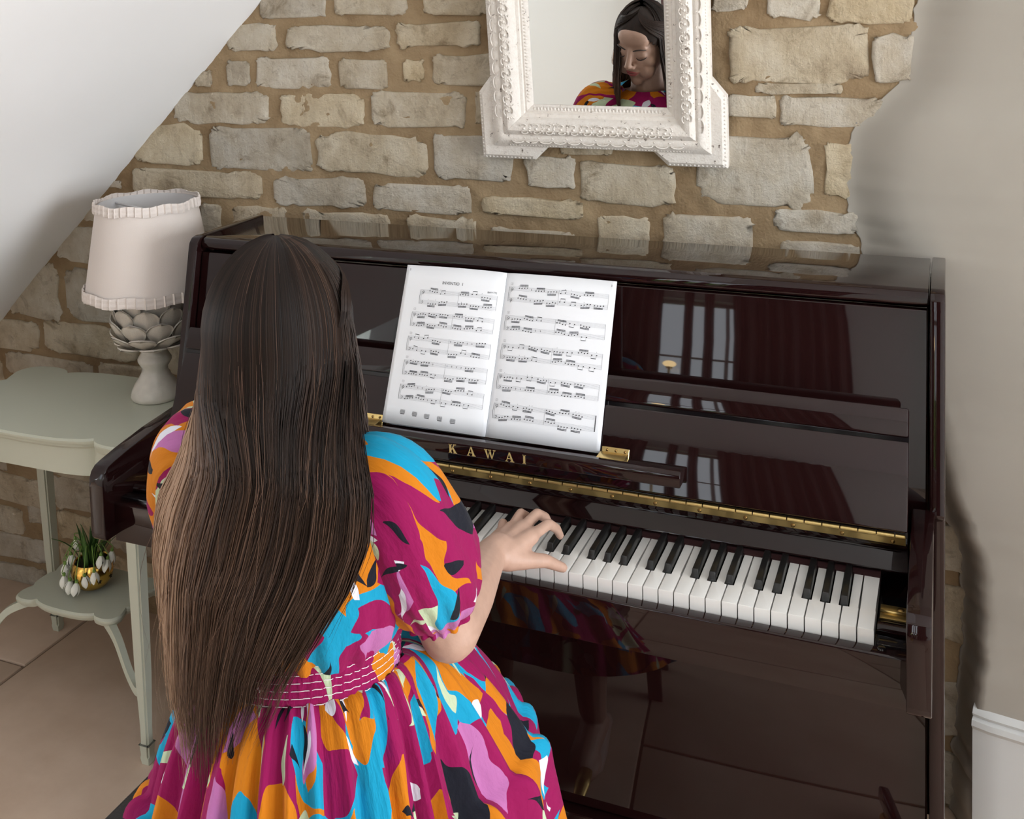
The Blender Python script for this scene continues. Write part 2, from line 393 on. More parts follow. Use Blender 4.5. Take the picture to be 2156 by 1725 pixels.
def catmull(pts, per=6, closed=False):
    P = [np.array(p, float) for p in pts]; out = []; n = len(P)
    rng = range(n if closed else n - 1)
    for i in rng:
        if closed: p0, p1, p2, p3 = P[(i - 1) % n], P[i], P[(i + 1) % n], P[(i + 2) % n]
        else: p0, p1, p2, p3 = P[max(i - 1, 0)], P[i], P[i + 1], P[min(i + 2, n - 1)]
        for k in range(per):
            t = k / per
            out.append(0.5 * ((2 * p1) + (-p0 + p2) * t + (2 * p0 - 5 * p1 + 4 * p2 - p3) * t * t + (-p0 + 3 * p1 - 3 * p2 + p3) * t ** 3))
    if not closed: out.append(P[-1])
    return out
def interp(x, xs, ys): return float(np.interp(x, xs, ys))
def smooth01(t): t = min(max(t, 0), 1); return t * t * (3 - 2 * t)

# ================================================================== THE ROOM
def wall_y(z):
    return 0.60 + 0.075 * smooth01((0.95 - z) / 0.95)
# ---- back wall: mortar bed with stones set in it
random.seed(7)
vs, fs = [], []; NX, NZ = 500, 300
for j in range(NZ + 1):
    z = -0.02 + (2.0 * j / (NZ - 20) if j <= NZ - 20 else 2.0 + .74 * (j - NZ + 20) / 20)
    for i in range(NX + 1):
        x = -3.2 + 4.14 * i / NX
        y = wall_y(z) - 0.0005 + 0.0045 * mnoise.noise((x * 9, z * 14, 3.1)) + 0.0030 * mnoise.noise((x * 38, z * 38, 1.0)) + 0.0012 * mnoise.noise((x * 110, z * 110, 5.0))
        vs.append((x, y, z))
for j in range(NZ):
    for i in range(NX):
        a = j * (NX + 1) + i; fs.append((a, a + 1, a + NX + 2, a + NX + 1))
nb = len(vs)
wall_back = struct(mesh('wall_back', vs, fs, 'mortar', smooth=True))

STONES = [(-0.769, 1.574, -0.589, 1.65), (-0.568, 1.578, -0.382, 1.644), (-0.345, 1.575, -0.189, 1.638), (-0.862, 1.5, -0.723, 1.565), (-0.699, 1.5, -0.427, 1.556), (-0.413, 1.506, -0.211, 1.56), (-0.867, 1.419, -0.802, 1.478), (-0.786, 1.415, -0.582, 1.484), (-0.562, 1.414, -0.435, 1.481), (-0.397, 1.431, -0.348, 1.48), (-0.325, 1.423, -0.169, 1.489), (-0.958, 1.416, -0.91, 1.455), (-1.029, 1.328, -0.752, 1.405), (-0.723, 1.327, -0.5, 1.403), (-0.48, 1.33, -0.25, 1.407), (-0.229, 1.337, -0.165, 1.408), (-1.158, 1.224, -0.945, 1.321), (-0.925, 1.219, -0.643, 1.322), (-0.625, 1.221, -0.343, 1.315), (-0.328, 1.217, -0.144, 1.318), (-1.165, 1.147, -0.782, 1.213), (-0.749, 1.139, -0.503, 1.21), (-0.483, 1.141, -0.244, 1.204), (-1.237, 1.158, -1.201, 1.177), (-0.959, 1.060, -0.9, 1.131), (-0.873, 1.063, -0.717, 1.132), (-0.676, 1.067, -0.443, 1.132), (-0.40, 1.070, -0.233, 1.133),
 (0.283, 1.573, 0.351, 1.621), (0.387, 1.555, 0.485, 1.618), (0.498, 1.542, 0.648, 1.614), (0.313, 1.435, 0.571, 1.544), (0.577, 1.434, 0.646, 1.524), (0.363, 1.411, 0.525, 1.433), (0.308, 1.363, 0.403, 1.409), (0.407, 1.349, 0.597, 1.406), (0.245, 1.193, 0.468, 1.33), (0.489, 1.216, 0.541, 1.321), (-0.118, 1.206, -0.007, 1.277), (0.003, 1.184, 0.204, 1.268), (-0.037, 1.281, 0.075, 1.307), (-0.219, 1.146, 0.012, 1.184), (0.396, 1.146, 0.551, 1.189), (0.176, 1.08, 0.357, 1.168), (0.04, 1.085, 0.150, 1.157), (0.409, 1.09, 0.554, 1.127), (-0.20, 1.075, -0.01, 1.118),
 (-1.425, 0.963, -1.235, 1.058), (-1.6, 0.798, -1.425, 0.947), (-1.4, 0.804, -1.154, 0.94), (-1.758, 0.7, -1.512, 0.781), (-1.493, 0.705, -1.181, 0.795), (-1.643, 0.624, -1.34, 0.690), (-1.318, 0.636, -1.131, 0.696), (-1.778, 0.597, -1.66, 0.66), (-1.323, 1.069, -1.287, 1.102), (-1.22, 0.967, -0.97, 1.063), (-1.838, 0.328, -1.701, 0.365), (-1.539, 0.346, -1.383, 0.391), (-1.853, 0.236, -1.576, 0.324), (-1.535, 0.247, -1.378, 0.343), (-1.868, 0.145, -1.665, 0.222), (-1.538, 0.159, -1.393, 0.242), (-1.881, 0.066, -1.588, 0.138), (-1.889, 0.0, -1.597, 0.051), (-1.643, 0.187, -1.576, 0.241), (-1.542, 0.058, -1.372, 0.149), (-1.808, 0.459, -1.591, 0.531), (-1.557, 0.493, -1.259, 0.569), (-1.825, 0.392, -1.52, 0.451), (-1.487, 0.427, -1.208, 0.494), (-1.101, 0.688, -0.96, 0.813),
 (0.69, 0.502, 0.735, 0.596), (0.69, 0.354, 0.745, 0.471), (0.69, 0.154, 0.74, 0.27), (0.69, 0.008, 0.73, 0.118),
 (-1.34, 0.25, -1.16, 0.33), (-1.33, 0.36, -1.13, 0.41), (-1.36, 0.06, -1.15, 0.14), (-1.36, 0.16, -1.12, 0.23), (-1.13, 0.5, -0.95, 0.6), (-1.1, 0.37, -0.93, 0.47), (-1.1, 0.2, -0.9, 0.33), (-1.12, 0.03, -0.88, 0.17), (-2.1, 0.68, -1.79, 0.78), (-2.15, 0.55, -1.84, 0.65), (-2.2, 0.22, -1.9, 0.34), (-2.2, 0.38, -1.86, 0.5), (-2.2, 0.04, -1.92, 0.18),
 (0.05, 1.665, 0.24, 1.74), (0.27, 1.66, 0.46, 1.75), (0.49, 1.655, 0.66, 1.74), (-0.60, 1.68, -0.40, 1.75), (-0.37, 1.67, -0.17, 1.75), (-0.48, 1.78, -0.2, 1.86), (-0.15, 1.77, 0.12, 1.85), (0.15, 1.78, 0.4, 1.87), (0.43, 1.77, 0.66, 1.86)]
def stone(x0, z0, x1, z1, idx):
    rnd = random.Random(idx * 13 + 5)
    cx, cz = (x0 + x1) / 2, (z0 + z1) / 2; hw, hh = (x1 - x0) / 2, (z1 - z0) / 2
    N = max(36, int((hw + hh) * 2 / 0.0055)); N = min(N, 110); hw -= .0005; hh -= .0005
    sk = rnd.uniform(-.06, .06) * hh; off = rnd.random() * 50
    per = []; smo = []
    for k in range(N):
        t = 2 * PI * k / N; c, s = math.cos(t), math.sin(t); p = 2.0 / rnd.choice((6, 8, 10)) if k == 0 else p
        ux = math.copysign(abs(c) ** p, c); uz = math.copysign(abs(s) ** p, s)
        nx = mnoise.noise((ux * 3 + off, uz * 3, 0)); nz = mnoise.noise((ux * 3, uz * 3 + off, 5))
        fx = mnoise.noise((ux * 11 + off, uz * 11, 2)); fz = mnoise.noise((ux * 11, uz * 11 + off, 9))
        am = min(hw, hh); smo.append((cx + ux * hw, cz + uz * hh + sk * ux))
        per.append((cx + ux * hw + nx * am * .17 + fx * am * .12 + rnd.uniform(-1, 1) * .0022, cz + uz * hh + sk * ux + nz * am * .20 + fz * am * .13 + rnd.uniform(-1, 1) * .0022))
    V = []; F = []
    d0 = rnd.uniform(.0035, .007); tx, tz = rnd.uniform(-.02, .02), rnd.uniform(-.03, .03)
    def depth(x, z, k):
        return d0 * k + (.0035 * mnoise.noise((x * 22 + off, z * 22, 1)) + .0018 * mnoise.noise((x * 50 + off, z * 50, 7)) + tx * (x - cx) * .5 + tz * (z - cz)) * k
    rings = [(1.0, -.02), (1.0, 0.1), (0.978, .75), (0.93, 1.0), (0.80, 1.0), (0.62, 1.0), (0.44, 1.0), (0.26, 1.0), (0.10, 1.0)]
    for sc, k in rings:
        b_ = smooth01((sc - .72) / .24)
        for (px, pz), (qx, qz) in zip(per, smo):
            px, pz = qx + (px - qx) * b_, qz + (pz - qz) * b_
            x, z = cx + (px - cx) * sc, cz + (pz - cz) * sc
            y = wall_y(z) + (.02 if k < 0 else -depth(x, z, k))
            V.append((x, y, z))
    for r in range(len(rings) - 1):
        for k in range(N): F.append((r * N + k, r * N + (k + 1) % N, (r + 1) * N + (k + 1) % N, (r + 1) * N + k))
    F.append(tuple((len(rings) - 1) * N + k for k in range(N)))
    o = mesh('stone', V, F, 'stone', wall_back, smooth=True)
    return o
for i, s in enumerate(STONES): stone(*s, i)

# ---- plaster coat over the right part of the back wall, with a worn wandering edge
EZ = [0.0, 0.081, 0.184, 0.276, 0.379, 0.488, 0.575, 0.616, 0.70, 0.85, 1.00, 1.119, 1.15, 1.194, 1.249, 1.312, 1.355, 1.398, 1.429, 1.482, 1.534, 1.586, 1.70, 2.72]
EX = [0.709, 0.710, 0.719, 0.723, 0.732, 0.728, 0.718, 0.701, 0.67, 0.63, 0.585, 0.557, 0.548, 0.532, 0.526, 0.532, 0.545, 0.587, 0.620, 0.632, 0.646, 0.651, 0.66, 0.70]
def plaster_y(s, z):
    sh = interp(z, [0, .35, .7, 1.1, 1.4, 2.7], [.075, .075, .055, .028, .022, .022])
    wd = interp(z, [0, .35, .7, 1.1, 1.4, 2.7], [.035, .035, .05, .09, .11, .11])
    return wall_y(z) - 0.003 - sh * smooth01(s / wd) - 0.17 * (interp(s, [.02, .45, 3.2], [0, .43, .62]) if s > .02 else 0)
vs, fs = [], []; NZp = 260; SS = [0, .002, .005, .01, .016, .024, .034, .046, .06, .08, .11, .15, .2, .3, .5, .8, 1.2, 1.9, 3.1]
for j in range(NZp + 1):
    z = 2.72 * j / NZp
    e = interp(z, EZ, EX) + .007 * mnoise.noise((z * 40, 0, 4)) + .004 * mnoise.noise((z * 110, 0, 8))
    vs.append((e + .004, wall_y(z) + .02, z))
    for s in SS:
        x = e + s; vs.append((x, plaster_y(s, z) + .0025 * mnoise.noise((x * 7, z * 7, 2)), z))
n = len(SS) + 1
for j in range(NZp):
    for k in range(n - 1): fs.append((j * n + k, j * n + k + 1, (j + 1) * n + k + 1, (j + 1) * n + k))
mesh('plaster_coat', vs, fs, 'plaster', wall_back, smooth=True)

# ---- sloping ceiling on the left, meeting the stone gable in a straight arris
AX, AZ, BX, BZ = -0.758, 1.6193, -1.6473, 0.7687
sl = (AZ - BZ) / (AX - BX)
vs, fs = [], []; NU, NV = 60, 30
xr = 0.393; xl = -2.452
sn = Vector((sl, 0, -1)).normalized()          # faces down into the room
for layer in (0, 1):
    for j in range(NV + 1):
        y = -0.95 + 1.63 * j / NV
        for i in range(NU + 1):
            x = xl + (xr - xl) * i / NU; z = AZ + (x - AX) * sl
            w = .006 * mnoise.noise((x * 2.2 + z * 2.2, y * .7, 1)) + .003 * mnoise.noise((x * 6, y * 2, 3))
            fade = min(1, max(0, (0.60 - y) / .25))
            p_ = Vector((x, y, z)) + sn * (w * fade if layer == 0 else -.14); vs.append(tuple(p_))
m_ = (NU + 1) * (NV + 1)
for j in range(NV):
    for i in range(NU):
        a = j * (NU + 1) + i; fs.append((a, a + NU + 1, a + NU + 2, a + 1)); fs.append((a + m_, a + 1 + m_, a + NU + 2 + m_, a + NU + 1 + m_))
for i in range(NU): fs.append((i, i + 1, i + 1 + m_, i + m_))
slope = struct(mesh('ceiling_slope', vs, fs, 'white_plaster', smooth=True)); slope.data.set_sharp_from_angle(angle=.6)
ztop = AZ + (xr - AX) * sl
struct(box('ceiling', (-3.2, -2.62, ztop), (3.62, .70, ztop + .05), 'white_plaster'))


# ---- floor of large flags
floor = struct(box('floor', (-3.2, -2.62, -0.06), (3.62, 0.72, -0.006), 'grout'))
cols = [-3.2, -2.36, -1.382, -0.62, 0.16, 0.93, 1.66, 2.42, 3.0, 3.62]
joints = [[0.1, -0.9, -1.8], [0.374, -0.62, -1.7], [-0.25, -1.15, -2.0], [0.25, -0.60, -1.6], [-0.05, -0.74, -1.9], [-0.42, -1.3], [0.1, -0.9, -1.8], [-.3, -1.4], [0.2, -1.1]]
for c in range(len(cols) - 1):
    ys = [0.70] + joints[c] + [-2.60]
    for k in range(len(ys) - 1):
        g = .0035
        box('flagstone', (cols[c] + g, ys[k + 1] + g, -0.05), (cols[c + 1] - g, ys[k] - g, random.uniform(-.0006, .0006)), 'flag', floor, bev=.004, seg=2)

# ---- walls behind the viewer, with their windows
def wall_with_holes(name, axis, pos, a0, a1, z0, z1, holes, mat, thick):
    """plane wall of real thickness: X axis wall (axis='y': stands at y=pos) with rectangular openings"""
    A = Acc(); xs = sorted({a0, a1} | {h[0] for h in holes} | {h[1] for h in holes}); zs = sorted({z0, z1} | {h[2] for h in holes} | {h[3] for h in holes})
    for i in range(len(xs) - 1):
        for j in range(len(zs) - 1):
            mx, mz = (xs[i] + xs[i + 1]) / 2, (zs[j] + zs[j + 1]) / 2
            if any(h[0] < mx < h[1] and h[2] < mz < h[3] for h in holes): continue
            if axis == 'y': A.box((xs[i], pos - thick, zs[j]), (xs[i + 1], pos, zs[j + 1]))
            else: A.box((pos, xs[i], zs[j]), (pos + thick, xs[i + 1], zs[j + 1]))
    return struct(A.build(name, mat))
wall_with_holes('wall_rear', 'y', -2.60, -3.3, 3.8, -0.02, 2.74, [(-2.25, -1.72, 1.12, 2.15), (-0.16, 1.05, 0.6, 2.45), (-3.1, -2.5, .9, 2.2)], 'room_white', 0.22)
wall_with_holes('wall_right', 'x', 3.60, -2.6, 0.75, -0.02, 2.74, [(-2.0, 0.1, 0.12, 2.35)], 'room_white', 0.16)
wall_with_holes('wall_left', 'x', -3.36, -2.6, .70, -.02, ztop, [(-2.4, -1.1, .65, 2.25)], 'room_white', 0.16)
def window(name, axis, pos, a0, a1, z0, z1, nmull, ntrans):
    root = bpy.data.objects.new(name, None); COL.objects.link(root); root['kind'] = 'structure'
    def put(lo_a, hi_a, lo_z, hi_z, t0, t1, nm, mat, bev=.004):
        if axis == 'y': box(nm, (lo_a, pos + t0, lo_z), (hi_a, pos + t1, hi_z), mat, root, bev=bev)
        else: box(nm, (pos + t0, lo_a, lo_z), (pos + t1, hi_a, hi_z), mat, root, bev=bev)
    w = .055
    put(a0, a0 + w, z0, z1, -.025, .025, 'window_frame', 'gloss_white'); put(a1 - w, a1, z0, z1, -.025, .025, 'window_frame', 'gloss_white')
    put(a0 + w, a1 - w, z0, z0 + w, -.025, .025, 'window_frame', 'gloss_white'); put(a0 + w, a1 - w, z1 - w, z1, -.025, .025, 'window_frame', 'gloss_white')
    aa = np.linspace(a0 + w, a1 - w, nmull + 2); zz = np.linspace(z0 + w, z1 - w, ntrans + 2)
    for q in aa[1:-1]: put(q - .014, q + .014, z0 + w, z1 - w, -.018, .018, 'glazing_bar', 'gloss_white')
    for q in zz[1:-1]: put(a0 + w, a1 - w, q - .014, q + .014, -.016, .016, 'glazing_bar', 'gloss_white')
    for i in range(nmull + 1):
        for j in range(ntrans + 1): put(aa[i], aa[i + 1], zz[j], zz[j + 1], -.002, .002, 'pane', 'glass', bev=0)
window('window_1', 'x', 3.70, -2.0, 0.1, 0.12, 2.35, 2, 2)
window('window_2', 'y', -2.72, -2.25, -1.72, 1.12, 2.15, 0, 0)
window('window_4', 'y', -2.72, -3.1, -2.5, 0.9, 2.2, 0, 1)  # unseen window that the added rear left fill shines through
window('window_3', 'y', -2.72, -0.16, 1.05, 0.6, 2.45, 1, 1)
window('window_5', 'x', -3.29, -2.4, -1.1, .65, 2.25, 1, 1)
# garden beyond the rear windows
lawn = mesh('garden_ground', [(-9, -14, -.25), (9, -14, -.25), (9, -2.9, -.25), (-9, -2.9, -.25)], [(0, 1, 2, 3)], 'lawn'); struct(lawn)
def hedge(loc, r, seed, mat, label):
    bm = bmesh.new(); bmesh.ops.create_icosphere(bm, subdivisions=4, radius=1.0)
    for v in bm.verts:
        d = v.co.normalized(); k = 1 + .22 * mnoise.noise(d * 2.5 + Vector((seed, 0, 0))) + .13 * mnoise.noise(d * 9 + Vector((0, seed, 0)))
        v.co = Vector((d.x * r[0] * k, d.y * r[1] * k, d.z * r[2] * k))
    o = from_bm('garden_shrub', bm, mat); o.location = loc; o['label'] = label; o['category'] = 'shrub'; o['group'] = 'shrubs in the garden'
hedge((-4.6, -7.2, 1.2), (1.5, 1.0, 1.6), 1.0, 'foliage', 'large dark green garden shrub beyond the rear left window')
hedge((-1.6, -6.6, .7), (1.1, 0.9, 1.2), 4.0, 'foliage2', 'light green garden shrub beyond the rear left window')
hedge((1.2, -9.0, .5), (2.6, 1.0, 1.0), 8.0, 'foliage', 'low wide garden shrub beyond the curtained rear window')
# curtains at the rear centre window
def curtain(x0, x1, y, z0, z1, folds, amp, mat, label):
    vs, fs = [], []; N = folds * 14; K = 10
    for j in range(K + 1):
        t = j / K; z = z1 + (z0 - z1) * t
        for i in range(N + 1):
            u = i / N; a = amp * (.55 + .45 * t)
            vs.append((x0 + (x1 - x0) * u + .008 * math.sin(u * 31 + t * 2), y + a * math.sin(u * folds * 2 * PI + .6 * math.sin(u * 17)), z))
    for j in range(K):
        for i in range(N): p = j * (N + 1) + i; fs.append((p, p + 1, p + N + 2, p + N + 1))
    o = mesh('curtain', vs, fs, mat, smooth=True)
    md = o.modifiers.new('thick', 'SOLIDIFY'); md.thickness = .004
    o['label'] = label; o['category'] = 'curtain'; o['group'] = 'curtains at the rear window'
curtain(-0.46, -0.02, -2.50, 0.03, 2.60, 5, .045, 'curtain', 'dark maroon curtain gathered left of the rear window')
curtain(0.135, 0.20, -2.50, 0.03, 2.60, 1, .03, 'curtain', 'narrow maroon curtain fold beside the lit globe lamp')
curtain(0.275, 0.345, -2.50, 0.03, 2.60, 1, .03, 'curtain', 'narrow maroon curtain fold in the middle of the rear window')
curtain(0.475, 1.25, -2.50, 0.03, 2.60, 8, .045, 'curtain', 'dark maroon curtain added in place of the silhouette of the person at the camera')  # stands in for the dark reflected figure of whoever holds the camera
# lit lamp in front of the curtains
fl = thing('floor_lamp', 'brass floor lamp with a lit warm globe by the maroon curtains', 'lamp', (0.07, -2.36, 0))
lathe('lamp_base', [(0.0, .03), (.10, .028), (.12, .012), (.12, 0)], 'brass', fl)
lathe('pole', [(.009, .02), (.009, 1.29)], 'brass', fl, seg=12)
lathe('globe', [(0.0, 1.395)] + [(.045 * math.sin(a), 1.35 + .045 * math.cos(a)) for a in np.linspace(.2, 2.9, 12)] + [(.0, 1.305)], 'bulb', fl, seg=24)
lathe('collar', [(.02, 1.285), (.024, 1.31), (.01, 1.315)], 'brass', fl, seg=16)

# ---- skirting at the right
bb_prof = [(0, 0), (-.018, 0), (-.018, .236), (-.024, .245), (-.022, .255), (-.015, .259), (-.019, .266), (-.014, .275), (-.006, .281), (0, .283)]
vs, fs = [], []; path = [(x_, plaster_y(x_ - .724, .2) + .004) for x_ in (.754, .78, .80, .85, .95, 1.1, 1.4, 2.0, 3.58)]
for i, (x, y) in enumerate(path):
    q0, q1 = path[max(i - 1, 0)], path[min(i + 1, len(path) - 1)]; tg = Vector((q1[0] - q0[0], q1[1] - q0[1], 0)).normalized(); nrm = Vector((tg.y, -tg.x, 0))
    for (o_, z) in bb_prof: vs.append((x - o_ * nrm.x, y - o_ * nrm.y, z))
n = len(bb_prof)
for i in range(len(path) - 1):
    for k in range(n - 1): fs.append((i * n + k, (i + 1) * n + k, (i + 1) * n + k + 1, i * n + k + 1))
fs.append(tuple(range(n)))
bbd = struct(mesh('baseboard_right', vs, fs, 'skirting')); bbd.data.set_sharp_from_angle(angle=.5)

# ================================================================== PIANO
piano = thing('upright_piano', 'polished dark maroon upright piano with its keyboard open against the stone wall', 'piano', (0, .25, 0))
PM = Matrix.Translation((0, -.25, 0))
def P(o):
    o.matrix_parent_inverse = PM; return o
DL = 0.055                                   # extra width of the bass end
def sidep(x0, x1, nm='side_panel'):
    prof = [(.534, .0), (.534, 1.1285), (.312, 1.1285), (.298, 1.125), (.289, 1.116), (.2845, 1.10), (.2165, .796), (.2205, .790), (.2245, .788), (.2245, .09), (.20, .08), (.20, 0)]
    P(prism_x(nm, prof, x0, x1, 'piano', piano, bev=.003, seg=2))
sidep(.6795, .702); sidep(-.702 - DL, -.6795 - DL)
XR, XL = .678, -.678 - DL
P(prism_x('lid', [(.530, 1.103), (.530, 1.1265), (.317, 1.1265), (.306, 1.1235), (.2995, 1.1155), (.2985, 1.106), (.302, 1.102), (.312, 1.100)], XL + .0005, XR - .0005, 'piano', piano, bev=.002))
# upper front panel, leaning like the side panels
dY, dZ = .0685 / .316, 1.0
def pan(z, o=0.0): return .300 + (z - 1.10) * .2168 + o
P(prism_x('upper_panel', [(pan(.775), .775), (pan(1.096), 1.096), (pan(1.096) + .02, 1.096), (pan(.775) + .02, .775)], XL + .002, XR - .002, 'piano', piano, bev=.002))
P(box('back_board', (XL, .505, .10), (XR, .53, 1.099), 'piano_black', piano))
# fallboard (opened key lid) with its folding lip
th = math.radians(25.5); fd = Vector((0, math.sin(th), math.cos(th))); fn = Vector((0, -math.cos(th), math.sin(th)))
f0 = Vector((0, .1388, .8003))
FXL, FXR = -.651 - DL, .651
def fall_slab(nm, s0, s1, th_, proud, bev=.003, mat='piano', x0=FXL, x1=FXR):
    a = f0 + fd * s0 + fn * proud; b_ = f0 + fd * s1 + fn * proud; c = b_ - fn * th_; d = a - fn * th_
    return P(prism_x(nm, [(a.y, a.z), (b_.y, b_.z), (c.y, c.z), (d.y, d.z)], x0, x1, mat, piano, bev=bev))
fall_slab('fallboard', 0.0, .130, .018, 0)
fall_slab('fallboard_lip', .1365, .180, .020, .003, bev=.004)
fall_slab('fallboard_joint', .126, .141, .010, -.006, bev=0, mat='piano_black')
# continuous hinge
hp = Acc(); HX0, HX1 = FXL + .003, FXR - .003
hp.add([(HX0, .1465, .7880), (HX1, .1465, .7880), (HX1, .1525, .7735), (HX0, .1525, .7735), (HX0, .1500, .7895), (HX1, .1500, .7895), (HX1, .1560, .7750), (HX0, .1560, .7750)],
       [(0, 3, 2, 1), (4, 5, 6, 7), (0, 1, 5, 4), (2, 3, 7, 6), (0, 4, 7, 3), (1, 2, 6, 5)])
hinge = P(hp.build('piano_hinge', 'brass', piano))
kn = Acc(); step = .0262; x = HX0
while x < HX1 - .004:
    v, f = tube_data([(x + .0009, .1455, .7905), (min(x + step, HX1) - .0009, .1455, .7905)], .0038, 10); kn.add(v, f); x += step
kb = kn.build('knuckle', 'brass', hinge, smooth=True); kb.data.set_sharp_from_angle(angle=.7)
sx = HX1 - .018
while sx > HX0:
    bm = bmesh.new(); bmesh.ops.create_uvsphere(bm, u_segments=10, v_segments=6, radius=.0034)
    for v in bm.verts: v.co = Vector((v.co.x + sx, v.co.y * .5 + .1492, v.co.z + .7795))
    from_bm('screw', bm, 'brass_dark', hinge, smooth=True); sx -= .0728
# rail under the hinge
P(prism_x('name_rail', [(.1575, .7270), (.1580, .7292), (.1765, .7525), (.1765, .7600), (.1570, .7660), (.156, .7745), (.178, .7860), (.192, .7270)], FXL, FXR, 'piano', piano, bev=.0008))
P(box('felt_strip', (-.6125, .1462, .705), (.6125, .172, .7225), 'felt', piano))
# key bed, slip, blocks, arms
P(box('key_bed', (-.655 - DL, -.008, .628), (.655, .24, .688), 'piano', piano, bev=.002))
P(prism_x('key_slip', [(-.0225, .628), (-.0225, .6975), (-.0205, .7000), (-.003, .7000), (-.003, .628)], -.655 - DL, .655, 'piano', piano, bev=.0008))
def key_block(x0, x1, inner):
    P(prism_x('key_block', [(-.003, .688), (-.003, .7035), (.020, .7035), (.020, .690), (.060, .690), (.060, .7), (.135, .7), (.135, .688)], x0, x1, 'piano_black', piano, bev=.001))
    xs_ = (x0 + .001, x1 - .001) if x1 - x0 < .06 else (x0 + .05, x1 - .001)
    v, f = tube_data([(x0 + .001, .036, .704), (x1 - .001, .036, .704)], .009, 14); a = Acc(); a.add(v, f); o = P(a.build('rounded_bar', 'piano', piano, smooth=True)); o.data.set_sharp_from_angle(angle=.8)
    P(box('brass_plate', (x0 + .002, .066, .7005), (x1 - .002, .081, .7035), 'brass', piano, bev=.0006))
    P(box('brass_plate', (x0 + .002, .087, .7005), (x1 - .002, .102, .7045), 'brass', piano, bev=.0006))
    a = Acc(); v, f = tube_data([(x0 + .002, .084, .7035), (x1 - .002, .084, .7035)], .0028, 8); a.add(v, f); P(a.build('hinge_barrel', 'brass', piano, smooth=True))
    o = P(lathe('screw', [(0, .0015), (.004, .0012), (.0052, 0)], 'brass_dark', piano, 14, (x1 - .011 if inner > 0 else x0 + .011, .094, .7045)))
    o = P(lathe('block_screw', [(0, .002), (.005, .0018), (.0062, 0)], 'piano_black', piano, 16, ((x0 + .009) if inner > 0 else (x1 - .012), -.0125 + .004, .7035 - .003)))
key_block(.6135, .6545, 1); key_block(-.6545 - DL, -.6135, -1)
def arm(x0, x1):
    prof = [(.222, .803), (.10, .794), (.02, .783), (-.018, .776), (-.033, .772), (-.0435, .764), (-.049, .752), (-.0502, .740), (-.0502, .650), (-.049, .642), (-.045, .637), (.0, .6365), (.222, .6365)]
    P(prism_x('arm', prof, x0, x1, 'piano', piano, bev=.0022, seg=2))
arm(.655, .687); arm(-.687 - DL, -.655 - DL)
# cheeks below, lower panel, toe rail, castors
P(box('lower_panel', (XL + .002, .243, .145), (XR - .002, .262, .652), 'piano', piano, bev=.003))
P(box('bottom_rail', (XL + .001, .226, .02), (XR - .001, .262, .139), 'piano', piano, bev=.003))
P(box('bottom_board', (XL + .001, .262, .02), (XR - .001, .505, .06), 'piano_black', piano))
for dx in (-.09, 0, .09):
    pts = [(dx - .027, .24, .055), (dx - .027, .19, .055), (dx - .027, .15, .050), (dx - .027, .115, .043)]
    v, f = tube_data(pts, [.008, .010, .016, .014], 12); v = [(q[0], q[1], .05 + (q[2] - .05) * .45) for q in v]
    P(mesh('pedal', v, f, 'brass', piano, smooth=True))
for cx_ in (.69, -.69 - DL):
    P(box('toe_block', (cx_ - .011, -.02, .03), (cx_ + .011, .21, .075), 'piano', piano, bev=.006))
    for y in (.03, .45):
        P(lathe('castor', [(0, .03), (.014, .03), (.02, .02), (.02, .005), (.014, 0), (0, 0)], 'brass', piano, 14, (cx_, y, 0)))
# ---- keys
KW = 1.225 / 52
whites = ['A', 'B'] + list('CDEFGAB') * 7 + ['C']
def white_shape(cutl, cutr):
    g = .0009; w = KW - 2 * g; x0, x1 = -w / 2, w / 2; yc = .0495
    bm = bmesh.new()
    pts = [(x0, 0), (x1, 0), (x1, yc)] + ([(x1 - cutr, yc), (x1 - cutr, .150)] if cutr else [(x1, .150)]) + ([(x0 + cutl, .150), (x0 + cutl, yc), (x0, yc)] if cutl else [(x0, .150), (x0, yc)])
    top = [bm.verts.new((x, y, 0)) for x, y in pts]; bot = [bm.verts.new((x, y, -.0222)) for x, y in pts]
    bm.faces.new(top); n_ = len(pts)
    for i in range(n_):
        if 0 <= i < n_: bm.faces.new([bot[i], bot[(i + 1) % n_], top[(i + 1) % n_], top[i]])
    bmesh.ops.recalc_face_normals(bm, faces=bm.faces[:])
    fr = [e for e in bm.edges if all(abs(v.co.z) < 1e-6 for v in e.verts) and all(v.co.y < .06 for v in e.verts)]
    bmesh.ops.bevel(bm, geom=fr, offset=.0009, segments=2, profile=.5, affect='EDGES')
    me = bpy.data.meshes.new('white_key'); bm.normal_update(); bm.to_mesh(me); bm.free(); me.materials.append(M['ivory'])
    me.polygons.foreach_set('use_smooth', [True] * len(me.polygons)); me.set_sharp_from_angle(angle=.5)
    return me
BW = .0112
offs = {'C#': -.0018, 'D#': .0018, 'F#': -.0026, 'G#': 0, 'A#': .0026}
def cuts(i):
    n_ = whites[i]
    r = {'C': 'C#', 'D': 'D#', 'F': 'F#', 'G': 'G#', 'A': 'A#'}.get(n_) if i < 51 else None
    l = {'D': 'C#', 'E': 'D#', 'G': 'F#', 'A': 'G#', 'B': 'A#'}.get(n_) if i > 0 else None
    cr = BW / 2 - offs[r] + .0008 if r else 0; cl = BW / 2 + offs[l] + .0008 if l else 0
    return l, r, round(cl, 5), round(cr, 5)
cache = {}
for i in range(52):
    l, r, cl, cr = cuts(i)
    if (cl, cr) not in cache: cache[(cl, cr)] = white_shape(cl, cr)
    o = bpy.data.objects.new('white_key', cache[(cl, cr)]); COL.objects.link(o); o.parent = piano
    o.location = (-.6125 + KW * (i + .5), -.25, .720); P_ = None
